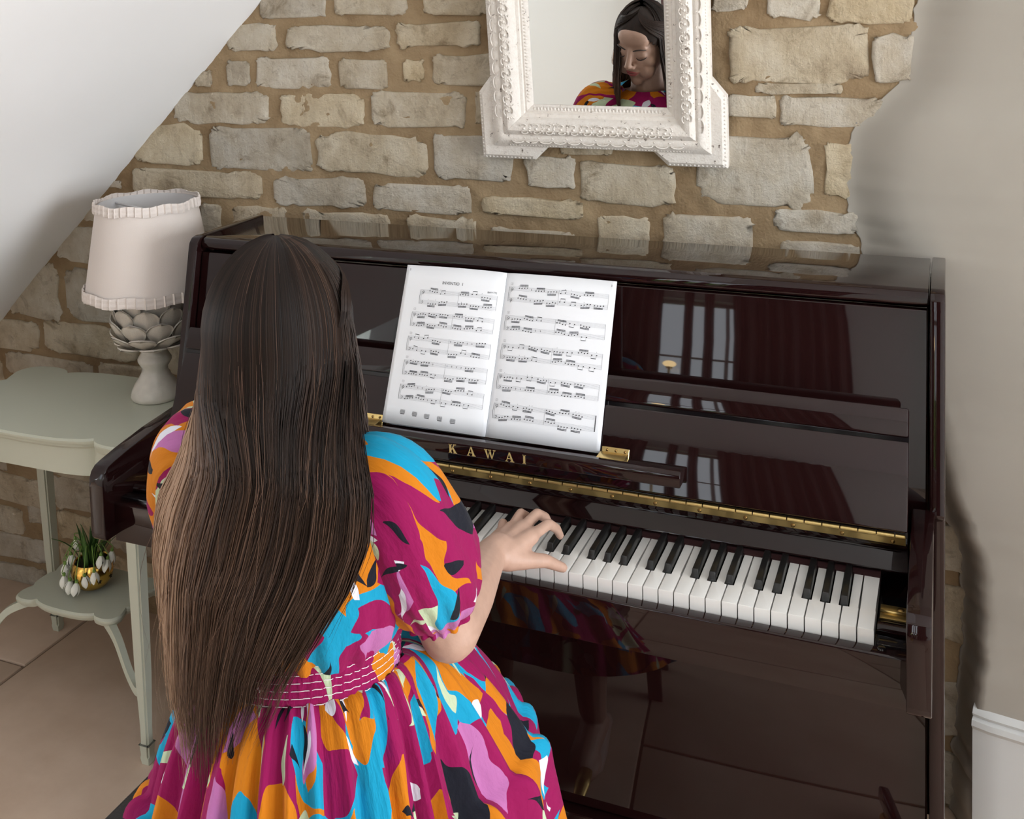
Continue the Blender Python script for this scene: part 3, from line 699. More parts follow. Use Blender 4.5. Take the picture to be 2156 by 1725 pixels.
def black_mesh():
    w = BW / 2; t = .0046
    V = [(-w, .050, -.001), (w, .050, -.001), (w, .150, -.001), (-w, .150, -.001), (-w * .97, .0505, .002), (w * .97, .0505, .002), (-t, .0565, .0115), (t, .0565, .0115), (t, .150, .0122), (-t, .150, .0122)]
    F = [(0, 1, 5, 4), (4, 5, 7, 6), (6, 7, 8, 9), (1, 2, 8, 7, 5), (0, 4, 6, 9, 3), (2, 3, 9, 8)]
    bm = bmesh.new(); vv = [bm.verts.new(v) for v in V]
    for f in F: bm.faces.new([vv[k] for k in f])
    bmesh.ops.recalc_face_normals(bm, faces=bm.faces[:])
    bmesh.ops.bevel(bm, geom=bm.edges[:], offset=.0010, segments=2, profile=.5, affect='EDGES')
    me = bpy.data.meshes.new('black_key'); bm.normal_update(); bm.to_mesh(me); bm.free(); me.materials.append(M['ebony'])
    me.polygons.foreach_set('use_smooth', [True] * len(me.polygons)); me.set_sharp_from_angle(angle=.7); return me
bk = black_mesh()
for i in range(52):
    l, r, cl, cr = cuts(i)
    if r:
        o = bpy.data.objects.new('black_key', bk); COL.objects.link(o); o.parent = piano
        o.location = (-.6125 + KW * (i + 1) + offs[r], -.25, .720)
# ---- music shelf with gilt maker's letters
SY = .105
shelf = P(prism_x('music_shelf', [(SY, .8305), (SY, .8505), (SY + .006, .8575), (.160, .8445), (.152, .8305)], -.372, .318, 'piano', piano, bev=.0025, seg=2))
def letter_polys(ch):
    # units: height 1; serifed capitals as polygons (thin left strokes, heavy right strokes)
    if ch == 'K': return [[(.08, 0), (.30, 0), (.30, 1), (.08, 1)], [(0, 0), (.38, 0), (.38, .06), (0, .06)], [(0, .94), (.38, .94), (.38, 1), (0, 1)], [(.28, .42), (.34, .36), (.72, .95), (.60, .95)], [(.38, .60), (.52, .66), (.90, .05), (.64, .05)], [(.55, .94), (.88, .94), (.88, 1), (.55, 1)], [(.55, 0), (.98, 0), (.98, .06), (.55, .06)]]
    if ch == 'A': return [[(.08, .04), (.16, .04), (.50, .98), (.42, 1)], [(.40, 1), (.54, 1), (.92, .04), (.68, .04)], [(.24, .30), (.68, .30), (.66, .37), (.27, .37)], [(0, 0), (.30, 0), (.30, .06), (0, .06)], [(.58, 0), (1.02, 0), (1.02, .06), (.58, .06)]]
    if ch == 'W': return [[(.06, .97), (.28, .97), (.48, 0), (.40, 0)], [(.40, 0), (.48, 0), (.70, .97), (.63, .97)], [(.52, .97), (.74, .97), (.94, 0), (.86, 0)], [(.86, 0), (.94, 0), (1.24, .97), (1.16, .97)], [(0, .94), (.38, .94), (.38, 1), (0, 1)], [(.46, .94), (.82, .94), (.82, 1), (.46, 1)], [(1.04, .94), (1.34, .94), (1.34, 1), (1.04, 1)]]
    return [[(.08, 0), (.30, 0), (.30, 1), (.08, 1)], [(0, 0), (.38, 0), (.38, .06), (0, .06)], [(0, .94), (.38, .94), (.38, 1), (0, 1)]]
for ch, lx in (('K', -.0825), ('A', -.0485), ('W', -.0165), ('A', .0220), ('I', .0530)):
    A = Acc(); H = .0155
    for poly in letter_polys(ch):
        k = len(poly); fr = [(lx + px * H, SY - .0009, .8335 + pz * H) for px, pz in poly]; bk_ = [(a, SY + .0005, c) for a, b2, c in fr]
        A.add(fr + bk_, [tuple(range(k))] + [(i, i + k, (i + 1) % k + k, (i + 1) % k) for i in range(k)])
    A.build('gilt_letter', 'gold_letter', shelf)
# shelf hinges on the fallboard
def shelf_hinge(x0, x1):
    base = f0 + fd * .046 + fn * .0004
    a = base; mt = Matrix(((1, 0, 0, 0), (0, fn.y, fd.y, 0), (0, fn.z, fd.z, 0), (0, 0, 0, 1))); mt = Matrix.Translation(a) @ mt
    bm = bmesh.new(); bm_box(bm, (x0, 0, 0), (x1, .0016, .0165), mt); bmesh.ops.bevel(bm, geom=bm.edges[:], offset=.0007, segments=1, affect='EDGES')
    pl = from_bm('shelf_hinge', bm, 'brass', shelf); 
    A = Acc(); q = x0 + .002; stp = (x1 - x0 - .004) / 5
    for i in range(5):
        v, f = tube_data([mt @ Vector((q + .0004, .003, -.001)), mt @ Vector((q + stp - .0004, .003, -.001))], .0028, 8); A.add(v, f); q += stp
    A.build('knuckle', 'brass', pl, smooth=True)
    for t in (.2, .52, .85):
        c = mt @ Vector((x0 + (x1 - x0) * t, .0018, .0115)); bm = bmesh.new(); bmesh.ops.create_uvsphere(bm, u_segments=10, v_segments=6, radius=.0026)
        for v in bm.verts: v.co = c + v.co * .9
        from_bm('screw', bm, 'brass_dark', pl, smooth=True)
    box('shelf_leaf', (x0, .128, .8500), (x1, .1545, .8530), 'brass', pl, bev=.0006)
shelf_hinge(.1735, .2205); shelf_hinge(-.2845, -.2400)
for o in list(bpy.data.objects):
    if o.parent is piano and o.name.split('.')[0] in ('white_key', 'black_key'): pass

# ================================================================== MUSIC BOOK
book = thing('music_book', 'open white sheet music book standing on the piano music shelf', 'book', (-.035, .158, .8445))
BI = Matrix.Translation((.035, -.158, -.8445))
btop = Vector((0, math.sin(th), math.cos(th)))
HB = .2885
def page_pt(u, v, left):
    """u 0 at spine .. 1 at outer edge, v 0 bottom .. 1 top"""
    bulge = .010 * math.sin(min(1, u * 1.0) * PI) * (1 - .35 * u) if left else .0055 * math.sin(u * PI)
    x = -.036 + (-.2025 if left else .2075) * u
    z0 = .0015 if True else 0
    p = Vector((x, .1600, .8455)) + btop * (v * HB) + fn * (.0050 + bulge + (.002 if left else .001))
    if u < .08: p -= fn * (.003 * (1 - u / .08))
    return p
def page(left):
    vs, fs, = [], []; N, K = 28, 10
    for j in range(K + 1):
        for i in range(N + 1): vs.append(page_pt(i / N, j / K, left))
    for j in range(K):
        for i in range(N):
            a = j * (N + 1) + i; q = (a, a + 1, a + N + 2, a + N + 1); fs.append(q if not left else tuple(reversed(q)))
    o = mesh('left_page' if left else 'right_page', vs, fs, 'paper', book, smooth=True); o.matrix_parent_inverse = BI
    md = o.modifiers.new('thick', 'SOLIDIFY'); md.thickness = .0028; md.offset = -1
    return o
pgL, pgR = page(True), page(False)
def on_page(left, x, y, lift=.00035):
    """x 0..1 left to right on that page, y 0 top .. 1 bottom"""
    u = 1 - x if left else x
    return page_pt(u, 1 - y, left) + fn * lift
def strip(A, left, x0, y0, x1, y1, w, lift=.00035, seg=None):
    seg = seg or max(1, int(abs(x1 - x0) / .04)); vs = []
    L_ = math.hypot((x1 - x0) * .205, (y1 - y0) * HB) or 1e-6
    nx, ny = -(y1 - y0) * HB / L_, (x1 - x0) * .205 / L_
    for i in range(seg + 1):
        t = i / seg; x = x0 + (x1 - x0) * t; y = y0 + (y1 - y0) * t
        for s in (-1, 1): vs.append(on_page(left, x + s * nx * w / 2 / .205, y + s * ny * w / 2 / HB, lift))
    fs = [(2 * i, 2 * i + 2, 2 * i + 3, 2 * i + 1) for i in range(seg)]
    A.add(vs, fs)
def dot(A, left, x, y, r, ry=None, lift=.0004):
    ry = ry or r; vs = [on_page(left, x, y, lift)]
    for k in range(8):
        a = 2 * PI * k / 8; vs.append(on_page(left, x + r * math.cos(a) / .205, y + ry * math.sin(a) / HB, lift))
    A.add(vs, [(0, k + 1, (k + 1) % 8 + 1) for k in range(8)])
def notation(left, pg):
    rnd = random.Random(3 if left else 8); F = Acc(); D = Acc()
    tops = [.155, .300, .455, .605, .755] if left else [.085, .265, .440, .620, .795]
    for si, y0 in enumerate(tops):
        xa = (.20 if si == 0 else .145) if left else .055; xb = .945
        if not left: xb = .945
        sp = .0058 / 1.0
        for st in (0, 1):
            yy = y0 + st * .068
            for k in range(5): strip(F, left, xa, yy + k * sp, xb, yy + k * sp, .00022)
            # clef
            cx_ = xa + .018
            pts = [(0, 5.2), (-.006, 4.6), (.004, 3.6), (.012, 2.6), (.002, 1.2), (-.010, 2.4), (-.006, 3.4), (.006, 3.2)] if (st == 0 or (not left and si == 0)) else [(-.006, 1.4), (.004, .6), (.012, 1.4), (.008, 2.6), (-.006, 3.6)]
            for q in range(len(pts) - 1): strip(D, left, cx_ + pts[q][0], yy + pts[q][1] * sp, cx_ + pts[q + 1][0], yy + pts[q + 1][1] * sp, .0006, .0004, 1)
        # brace, bar lines
        strip(F, left, xa, y0, xa, y0 + .068 + 4 * sp, .0004); strip(F, left, xb, y0, xb, y0 + .068 + 4 * sp, .0004)
        strip(D, left, xa - .010, y0, xa - .016, y0 + .046, .0006); strip(D, left, xa - .016, y0 + .046, xa - .010, y0 + .092, .0006)
        strip(F, left, (xa + xb) / 2 + .01, y0, (xa + xb) / 2 + .01, y0 + .068 + 4 * sp, .0004)
        if not left and si == 4: strip(D, left, xb - .004, y0, xb - .004, y0 + .068 + 4 * sp, .0012)
        if not (left and si == 0):   # boxed bar number
            for q in ((0, 0, .02, 0), (0, .012, .02, .012), (0, 0, 0, .012), (.02, 0, .02, .012)): strip(F, left, xa + q[0], y0 - .024 + q[1], xa + q[2], y0 - .024 + q[3], .0003)
            strip(F, left, xa + .010, y0 - .021, xa + .010, y0 - .014, .0004)
        # beamed groups
        for st in (0, 1):
            yy = y0 + st * .068; x = xa + (.055 if si else .085)
            while x < xb - .05:
                nn = rnd.choice((4, 4, 4, 2)); rest = rnd.random() < .13
                dx = .0255 if nn == 4 else .042
                if abs(x + dx * (nn - 1) / 2 - ((xa + xb) / 2 + .01)) < dx * nn / 2: x = (xa + xb) / 2 + .024 if x < (xa + xb) / 2 else x
                if x + dx * nn > xb: break
                if rest:
                    strip(D, left, x, yy + 1.2 * sp, x + .004, yy + 2.0 * sp, .0007, .0004, 1); strip(D, left, x + .004, yy + 2.0 * sp, x, yy + 3.0 * sp, .0007, .0004, 1); x += .045; continue
                base = rnd.uniform(.5, 3.5); sl_ = rnd.uniform(-.55, .55); up = rnd.random() < .5
                ys_ = [yy + (base + sl_ * k + rnd.uniform(-.5, .5)) * sp for k in range(nn)]
                be0 = ys_[0] + (-3.4 if up else 3.4) * sp; be1 = be0 + (ys_[-1] - ys_[0]) * .6
                for k in range(nn):
                    xx = x + k * dx; dot(D, left, xx, ys_[k], .00125, .00095)
                    sxx = xx + (.005 if up else -.005); t = k / (nn - 1); strip(F, left, sxx, ys_[k], sxx, be0 + (be1 - be0) * t, .0003, .00035, 1)
                    if rnd.random() < .10: strip(D, left, xx - .004, yy - 1.6 * sp, xx - .004, yy - .6 * sp, .0004, .0004, 1)
                for q in range(2 if nn == 4 else 1):
                    dd = q * .0060 * (1 if up else -1)
                    strip(D, left, x + (.005 if up else -.005), be0 + dd, x + (nn - 1) * dx + (.005 if up else -.005), be1 + dd, .0010, .00045, 3)
                x += dx * nn + .012
    if left:    # ornament examples under the last system
        for k in range(5):
            cx_ = .17 + k * .125
            for q in range(4): strip(F, left, cx_, .915 + q * .0045 + k * .004, cx_ + .055, .915 + q * .0045 + k * .004, .0003)
            for q in range(6): strip(D, left, cx_ + .008 + q * .008, .908 + k * .004, cx_ + .008 + q * .008, .93 + k * .004, .0005, .0004, 1)
            strip(D, left, cx_ + .008, .934 + k * .004, cx_ + .05, .934 + k * .004, .0012)
    for nm, A, mt in (('staff_lines', F, 'ink_soft'), ('printed_notes', D, 'ink')):
        o = A.build(nm, mt, pg); o['kind'] = 'stuff'
notation(True, pgL); notation(False, pgR)
def print_text(txt, left, x, y, size, pg, nm):
    cu = bpy.data.curves.new(nm, 'FONT'); cu.body = txt; cu.size = 1.0
    t = bpy.data.objects.new(nm, cu); COL.objects.link(t); bpy.context.view_layer.update()
    me = bpy.data.meshes.new_from_object(t.evaluated_get(bpy.context.evaluated_depsgraph_get()))
    bpy.data.objects.remove(t); vs = [on_page(left, x + v.co.x * size / .205, y - v.co.y * size / HB, .0004) for v in me.vertices]
    fs = [tuple(p.vertices) for p in me.polygons]; mesh(nm, vs, fs, 'ink', pg)
print_text('INVENTIO  1', True, .40, .112, .0078, pgL, 'printed_title')
print_text('BWV 772', True, .85, .142, .0045, pgL, 'printed_number')
print_text('2', True, .035, .035, .005, pgL, 'page_number'); print_text('3', False, .955, .035, .005, pgR, 'page_number')

# ================================================================== MIRROR
mp0 = Vector((0.0596, 0.565, 1.3871)); mn = Vector((0.0181, -0.9909, -0.1332)).normalized()
mu = Vector((0.9998, 0.0182, 0)).normalized(); mw = mn.cross(mu); mw = mw if mw.z > 0 else -mw
rz = math.radians(-.8); mu, mw = mu * math.cos(rz) + mw * math.sin(rz), mw * math.cos(rz) - mu * math.sin(rz)
mir = thing('wall_mirror', 'ornate white carved frame mirror hanging tilted on the stone wall', 'mirror', mp0)
MI = Matrix.Translation(-mp0)
def ml(u, w, d): return mp0 + mu * u + mw * w + mn * d
U0, U1, W0, W1 = -.1395, .1375, 0.0, .56
def mpart(o): o.matrix_parent_inverse = MI; return o
mpart(mesh('mirror_glass', [ml(U0 - .005, W0 - .005, 0), ml(U1 + .005, W0 - .005, 0), ml(U1 + .005, W1 + .005, 0), ml(U0 - .005, W1 + .005, 0), ml(U0 - .005, W0 - .005, -.004), ml(U1 + .005, W0 - .005, -.004), ml(U1 + .005, W1 + .005, -.004), ml(U0 - .005, W1 + .005, -.004)], [(0, 1, 2, 3), (7, 6, 5, 4), (0, 4, 5, 1), (1, 5, 6, 2), (2, 6, 7, 3), (3, 7, 4, 0)], 'mirror', mir))
# rail profile: distance outward from the glass edge, height towards the room
rp = [(0.0, -.004), (0.0, .0015), (.003, .004), (.012, .0095), (.016, .0090), (.018, .012), (.021, .013), (.024, .0135), (.027, .019), (.033, .026), (.041, .0305), (.049, .031), (.056, .0275), (.060, .023), (.063, .025), (.068, .026), (.074, .0245), (.080, .021), (.086, .017), (.088, .012), (.088, -.012)]
corners = [(U0, W0, -1, -1), (U1, W0, 1, -1), (U1, W1, 1, 1), (U0, W1, -1, 1)]
rails = []
for k in range(4):
    a, b_ = corners[k], corners[(k + 1) % 4]; vs = []; N = 24
    for i in range(N + 1):
        t = i / N
        for o_, h in rp:
            p0_ = (a[0] + a[2] * o_, a[1] + a[3] * o_); p1_ = (b_[0] + b_[2] * o_, b_[1] + b_[3] * o_)
            g = .0003; tt = g + (1 - 2 * g) * t
            vs.append(ml(p0_[0] + (p1_[0] - p0_[0]) * tt, p0_[1] + (p1_[1] - p0_[1]) * tt, h))
    n = len(rp); fs = [(i * n + q, (i + 1) * n + q, (i + 1) * n + q + 1, i * n + q + 1) for i in range(N) for q in range(n - 1)]
    fs += [tuple(range(n)), tuple(reversed([N * n + q for q in range(n)]))]
    o = mpart(mesh('frame_rail', vs, fs, 'frame', mir, smooth=True)); o.data.set_sharp_from_angle(angle=.45); rails.append(o)
# carved relief on each rail: egg border at the sight edge, scrolls on the cove, leaf curls outside
def relief(k):
    a, b_ = corners[k], corners[(k + 1) % 4]; A = Acc(); rnd = random.Random(k)
    du, dw = b_[0] - a[0], b_[1] - a[1]; Ln = math.hypot(du, dw); tu, tw = du / Ln, dw / Ln; nu, nw = tw, -tu      # outward
    def pt(s, o_, h): return ml(a[0] + tu * s + nu * o_, a[1] + tw * s + nw * o_, h)
    def blob(s, o_, h, rs, ro, rh, rot=0):
        seg = 7; vs = [pt(s, o_, h + rh)]
        for ring, (f_, hh) in enumerate(((.55, .8), (1.0, 0.0))):
            for q in range(seg):
                g = 2 * PI * q / seg; x_ = rs * f_ * math.cos(g); y_ = ro * f_ * math.sin(g)
                vs.append(pt(s + x_ * math.cos(rot) - y_ * math.sin(rot), o_ + x_ * math.sin(rot) + y_ * math.cos(rot), h + rh * hh))
        fs = [(0, 1 + q, 1 + (q + 1) % seg) for q in range(seg)] + [(1 + q, 1 + seg + q, 1 + seg + (q + 1) % seg, 1 + (q + 1) % seg) for q in range(seg)]
        A.add(vs, fs)
    def hgt(o_): return interp(o_, [q[0] for q in rp[1:]], [q[1] for q in rp[1:]])
    s = .004
    while s < Ln - .004: blob(s, .0085, hgt(.0085) - .0005, .0030, .0050, .0026); s += .0072
    s = -.014
    while s < Ln + .014:            # scroll pairs with leaves
        for sd in (-1, 1):
            pts = []; c0 = .045 + sd * .006
            for q in range(16):
                g = q / 15 * 4.6; r_ = .0088 * (1 - q / 22)
                pts.append(pt(s + r_ * math.cos(g * sd + (0 if sd > 0 else PI)), c0 + r_ * .62 * math.sin(g * sd), hgt(c0) + .0012))
            v, f = tube_data(pts, [.0017 * (1 - q / 26) for q in range(16)], 6); A.add(v, f)
        for q in range(5): blob(s + .013 + rnd.uniform(-.003, .003), .036 + q * .0042, hgt(.036 + q * .0042) - .0004, rnd.uniform(.002, .0042), rnd.uniform(.0014, .0026), .0022, rnd.uniform(0, 3))
        blob(s, .045, hgt(.045), .0032, .0032, .0026)
        s += .0265
    s = -.03
    while s < Ln + .03:            # wave of C-curves on the outer ogee
        pts = [pt(s + .013 * math.cos(g), .0705 + .006 * math.sin(g), hgt(.0705) + .0006) for g in np.linspace(.3, 2.9, 9)]
        v, f = tube_data(pts, [.0008, .0013, .0016, .0018, .0019, .0018, .0016, .0013, .0008], 6); A.add(v, f)
        blob(s + .015, .066, hgt(.066) - .0004, .003, .0018, .0018, .5); s += .030
    s = -.05
    while s < Ln + .05: blob(s, .0835, hgt(.0835) - .0005, .0022, .0016, .0014); s += .0062
    o = A.build('carved_relief', 'frame', rails[k], smooth=True); o['kind'] = 'stuff'
for k in range(4): relief(k)
# corner ears behind the rails
def ear(sx_, sy_):
    cu_ = U0 if sx_ < 0 else U1; cw_ = W0 if sy_ < 0 else W1
    def q(du, dw): return (cu_ + sx_ * du, cw_ + sy_ * dw)
    out = [q(.070, -.062), q(.088, -.062), q(.117, -.026), q(.117, .117), q(-.000, .117), q(-.030, .088), q(-.03, .070), q(.070, .070)]
    inn = [q(.070, -.050), q(.088, -.050), q(.108, -.022), q(.108, .108), q(.004, .108), q(-.020, .088), q(-.02, .070), q(.070, .070)]
    vs = [ml(u, w, -.014) for u, w in out] + [ml(u, w, .006) for u, w in out] + [ml(u, w, .013) for u, w in inn]; n = 8
    fs = []
    for r in range(2):
        for k in range(n): fs.append((r * n + k, r * n + (k + 1) % n, (r + 1) * n + (k + 1) % n, (r + 1) * n + k))
    fs.append(tuple(2 * n + k for k in range(n))); fs.append(tuple(reversed(range(n))))
    bm = bmesh.new(); vv = [bm.verts.new(v) for v in vs]
    for f in fs: bm.faces.new([vv[i] for i in f])
    bmesh.ops.recalc_face_normals(bm, faces=bm.faces[:])
    o = mpart(from_bm('frame_ear', bm, 'frame', mir))
    A = Acc()
    for k in range(2, 4):
        p_, r_ = out[k], out[(k + 1)] ; L_ = math.hypot(r_[0] - p_[0], r_[1] - p_[1]); m_ = int(L_ / .008)
        for i in range(m_):
            t = (i + .5) / m_; u = p_[0] + (r_[0] - p_[0]) * t; w = p_[1] + (r_[1] - p_[1]) * t
            u += (cu_ - u) * .035; w += (cw_ - w) * .035
            c = ml(u, w, .0095); vs2 = [c + mn * .002]; 
            for g in range(6): vs2.append(c + mu * .0030 * math.cos(g * PI / 3) + mw * .0030 * math.sin(g * PI / 3) - mn * .001)
            A.add(vs2, [(0, g + 1, (g + 1) % 6 + 1) for g in range(6)])
    q_ = A.build('ear_beading', 'frame', o, smooth=True); q_['kind'] = 'stuff'
for sx_ in (-1, 1):
    for sy_ in (-1, 1): ear(sx_, sy_)

# ================================================================== SIDE TABLE
TX, TY = -1.142, .355
tab = thing('side_table', 'pale sage painted side table with wavy top and lower shelf beside the piano', 'table', (TX, TY, 0))
def ogee(hw, hd, per=5):
    q = [(0, -1.0), (.30, -.975), (.50, -.90), (.575, -.83)], [(.575, -.83), (.64, -.92), (.78, -.96), (.93, -.90), (1.0, -.70), (.965, -.48), (.935, -.36)], [(.935, -.36), (.985, -.22), (1.0, 0)]
    qd = []
    for seg in q: qd += [tuple(p) for p in catmull(seg, per)[:-1]]
    qd.append((1.0, 0))
    out = qd[:]
    out += [(x, -y) for x, y in reversed(qd[:-1])]
    out += [(-x, -y) for x, y in qd[1:]]
    out += [(-x, y) for x, y in reversed(qd[1:-1])]
    return [(x * hw, y * hd) for x, y in out]
def slab_outline(name, hw, hd, levels, mat, parent):
    """levels: list of (inset, z)"""
    base = ogee(hw, hd); n = len(base); vs = []; fs = []
    for ins, z in levels:
        kx, ky = (hw - ins) / hw, (hd - ins) / hd
        for x, y in base: vs.append((x * kx, y * ky, z))
    for r in range(len(levels) - 1):
        for k in range(n): fs.append((r * n + k, r * n + (k + 1) % n, (r + 1) * n + (k + 1) % n, (r + 1) * n + k))
    fs.append(tuple(reversed(range(n)))); fs.append(tuple((len(levels) - 1) * n + k for k in range(n)))
    o = mesh(name, vs, fs, mat, parent, smooth=True); o.data.set_sharp_from_angle(angle=.6); return o
slab_outline('tabletop', .318, .188, [(.02, .676), (.012, .676), (.008, .681), (.008, .685), (.002, .688), (0, .692), (0, .696), (.004, .700), (.006, .700)], 'sage', tab)
# apron with scalloped lower edge
base = ogee(.304, .174); n = len(base); vs = []; fs = []
acc_l = 0
for ring in range(3):
    for k, (x, y) in enumerate(base):
        a = math.atan2(y / .174, x / .304); dip = .045 + .028 * math.cos(2 * a) ** 2 * (1 if abs(y) > .1 else .6) - .018 * math.cos(4 * a)
        z = .6765 if ring == 0 else .676 - dip; f_ = 1 if ring < 2 else .93
        vs.append((x * f_, y * f_, z))
vs += [(x * .93, y * .93, .6765) for x, y in base]
for r in range(3):
    for k in range(n): fs.append((r * n + k, (r + 1) * n + k, (r + 1) * n + (k + 1) % n, r * n + (k + 1) % n))
o = mesh('apron', vs, fs, 'sage', tab, smooth=True); o.data.set_sharp_from_angle(angle=.6)
def sq_leg(p_top, p_bot, w0, w1):
    A = Acc(); vs = []; zs_ = [1, .62, .30, .12, .07, .065, .03, .0]; ws = [w0, w0 * .92, w0 * .82, w1, w1, w1 * 1.25, w1 * 1.1, w1 * .85]
    for t, w in zip(zs_, ws):
        c = Vector(p_bot).lerp(Vector(p_top), t)
        for sx_, sy_ in ((-1, -1), (1, -1), (1, 1), (-1, 1)): vs.append((c.x + sx_ * w / 2, c.y + sy_ * w / 2, c.z))
    fs = [(r * 4 + k, (r + 1) * 4 + k, (r + 1) * 4 + (k + 1) % 4, r * 4 + (k + 1) % 4) for r in range(len(zs_) - 1) for k in range(4)]
    fs += [(0, 1, 2, 3), tuple(reversed([(len(zs_) - 1) * 4 + k for k in range(4)]))]
    bm = bmesh.new(); vv = [bm.verts.new(v) for v in vs]
    for f in fs: bm.faces.new([vv[i] for i in f])
    bmesh.ops.recalc_face_normals(bm, faces=bm.faces[:]); bmesh.ops.bevel(bm, geom=[e for e in bm.edges if abs(e.verts[0].co.z - e.verts[1].co.z) > .02], offset=.004, segments=2, affect='EDGES')
    return from_bm('leg', bm, 'sage', tab, autosmooth=.6)
LEG = {}
for sx_ in (-1, 1):
    for sy_ in (-1, 1):
        top = (sx_ * .268, sy_ * .140, .655); bot = (sx_ * .278, -.148 if sy_ < 0 else .172, .0)
        LEG[(sx_, sy_)] = (top, bot); sq_leg(top, bot, .034, .021)
slab_outline('shelf', .150, .098, [(.012, .236), (.006, .236), (.004, .240), (.001, .243), (0, .247), (0, .250), (.004, .254), (.006, .254)], 'sage', tab)
for (sx_, sy_), (top, bot) in LEG.items():
    c = Vector(bot).lerp(Vector(top), .155 / .655)
    s0 = Vector((sx_ * .118, sy_ * .072, .238)); pts = catmull([s0, s0 + Vector((sx_ * .045, sy_ * .022, -.022)), Vector((sx_ * .205, sy_ * .112, .165)), Vector((sx_ * .245, sy_ * .130, .142)), Vector((c.x, c.y, .160))], 5)
    v, f = tube_data(pts, [.013 - .003 * abs(math.sin(i / (len(pts) - 1) * PI)) for i in range(len(pts))], 4); mesh('shelf_bracket', v, f, 'sage', tab)

# ================================================================== TABLE LAMP
lamp = thing('table_lamp', 'cream ceramic artichoke table lamp with pale pleated-trim shade on the sage table', 'lamp', (-.995, .447, .7002))
lathe('lamp_base', [(0, 0), (.054, 0), (.0575, .004), (.058, .010), (.054, .022), (.046, .038), (.036, .052), (.030, .064), (.029, .072), (.034, .080), (.0385, .088), (.0385, .094), (.034, .102), (.029, .110), (.030, .118), (.040, .126), (.055, .140), (.066, .160), (.068, .185), (.058, .215), (.03, .235), (0, .24)], 'ceramic', lamp, 48)
def petal_mesh():
    vs, fs = [], []; N, K = 8, 9
    for side in (1, 0):
        for j in range(K + 1):
            t = j / K; w = .5 * math.sin(min(1, t * 1.12 + .12) * PI * .5) * (1 - max(0, (t - .45) / .55) ** 2.3) ** .5 if t < 1 else .0
            w = max(w, .02)
            for i in range(N + 1):
                u = -1 + 2 * i / N; x = u * w
                y = -.10 * t * t * 1.3 - .07 * (1 - u * u) * math.sin(t * PI) - .05 * (1 - abs(u)) * (1 - t) * 0
                y += -.018 * max(0, 1 - abs(u) * 5) * (1 - t)
                vs.append((x, y - (.10 if side else 0) * (.55 + .45 * (1 - abs(u))) , t))
    n1 = (N + 1) * (K + 1)
    for s in (0, 1):
        for j in range(K):
            for i in range(N):
                a = s * n1 + j * (N + 1) + i; q = (a, a + 1, a + N + 2, a + N + 1); fs.append(q if s == 0 else tuple(reversed(q)))
    def rim(k): return k
    edge = [j * (N + 1) for j in range(K + 1)] + [K * (N + 1) + i for i in range(1, N + 1)] + [j * (N + 1) + N for j in range(K - 1, -1, -1)] + [i for i in range(N - 1, 0, -1)]
    m_ = len(edge)
    for k in range(m_): a, b_ = edge[k], edge[(k + 1) % m_]; fs.append((a, a + n1, b_ + n1, b_))
    me = bpy.data.meshes.new('petal'); me.from_pydata(vs, [], fs); me.update(); me.materials.append(M['ceramic']); me.polygons.foreach_set('use_smooth', [True] * len(fs)); return me
pm = petal_mesh()
rows = [(.124, .036, 7, .066, .056, 66), (.130, .050, 8, .070, .060, 46), (.144, .063, 9, .066, .064, 24), (.166, .068, 9, .064, .064, 10), (.190, .066, 8, .062, .060, 2), (.208, .056, 7, .058, .056, -4)]
for ri, (z, r, cnt, w, h, tilt) in enumerate(rows):
    for k in range(cnt):
        a = 2 * PI * (k + .5 * (ri % 2)) / cnt
        o = bpy.data.objects.new('petal', pm); COL.objects.link(o); o.parent = lamp
        o.matrix_local = Matrix.Translation((r * math.cos(a), r * math.sin(a), z)) @ Matrix.Rotation(a + PI / 2, 4, 'Z') @ Matrix.Rotation(math.radians(tilt), 4, 'X') @ Matrix.Diagonal((w, .062, h, 1))
# shade: pale cone with lining, spider bar, pleated ruffles
SB, ST, RB, RT = .262, .462, .146, .113
shade = lathe('lamp_shade', [(RB, SB), (RT, ST)], 'shade', lamp, 72)
lathe('shade_lining', [(RB - .003, SB), (RT - .003, ST)], 'shade_in', lamp, 72)
def ruffle(r0, z0, r1, z1, nm, n_pl=46):
    vs, fs = [], []; N = n_pl * 8; prof = [(0, 0.), (.25, .6), (.5, .35), (.75, .7), (1, .2)]
    for i in range(N):
        a = 2 * PI * i / N; ph = (i % 8) / 8; step_ = .0034 * (1 - ph) + (.0010 if ph < .1 else 0)
        for t, b_ in prof:
            r = r0 + (r1 - r0) * t + .0015 + step_ + .002 * b_; wv = .0022 * math.sin(a * 9) * (1 if t in (0, 1) else 0)
            vs.append((r * math.cos(a), r * math.sin(a), z0 + (z1 - z0) * t + wv))
    n = len(prof)
    for i in range(N):
        for k in range(n - 1): fs.append((i * n + k, ((i + 1) % N) * n + k, ((i + 1) % N) * n + k + 1, i * n + k + 1))
    o = mesh(nm, vs, fs, 'shade', lamp, smooth=False); md = o.modifiers.new('thick', 'SOLIDIFY'); md.thickness = .0012
ruffle(RB + .001, SB - .012, RB - .001, SB + .012, 'shade_ruffle'); ruffle(RT + .002, ST - .014, RT, ST + .008, 'shade_ruffle')
tube('shade_spider', [(-RT + .004, .02, ST - .012), (0, 0, ST - .02), (RT - .004, -.02, ST - .012)], .003, 'shade_in', lamp)
tube('shade_strut', [(.02, -RT + .03, ST - .012), (0, 0, ST - .02), (0, 0, .24)], .004, 'gloss_white', lamp)
lathe('lamp_bulb', [(0, .345), (.018, .34), (.03, .32), (.03, .30), (.018, .275), (.013, .26), (.013, .235)], 'gloss_white', lamp, 20)

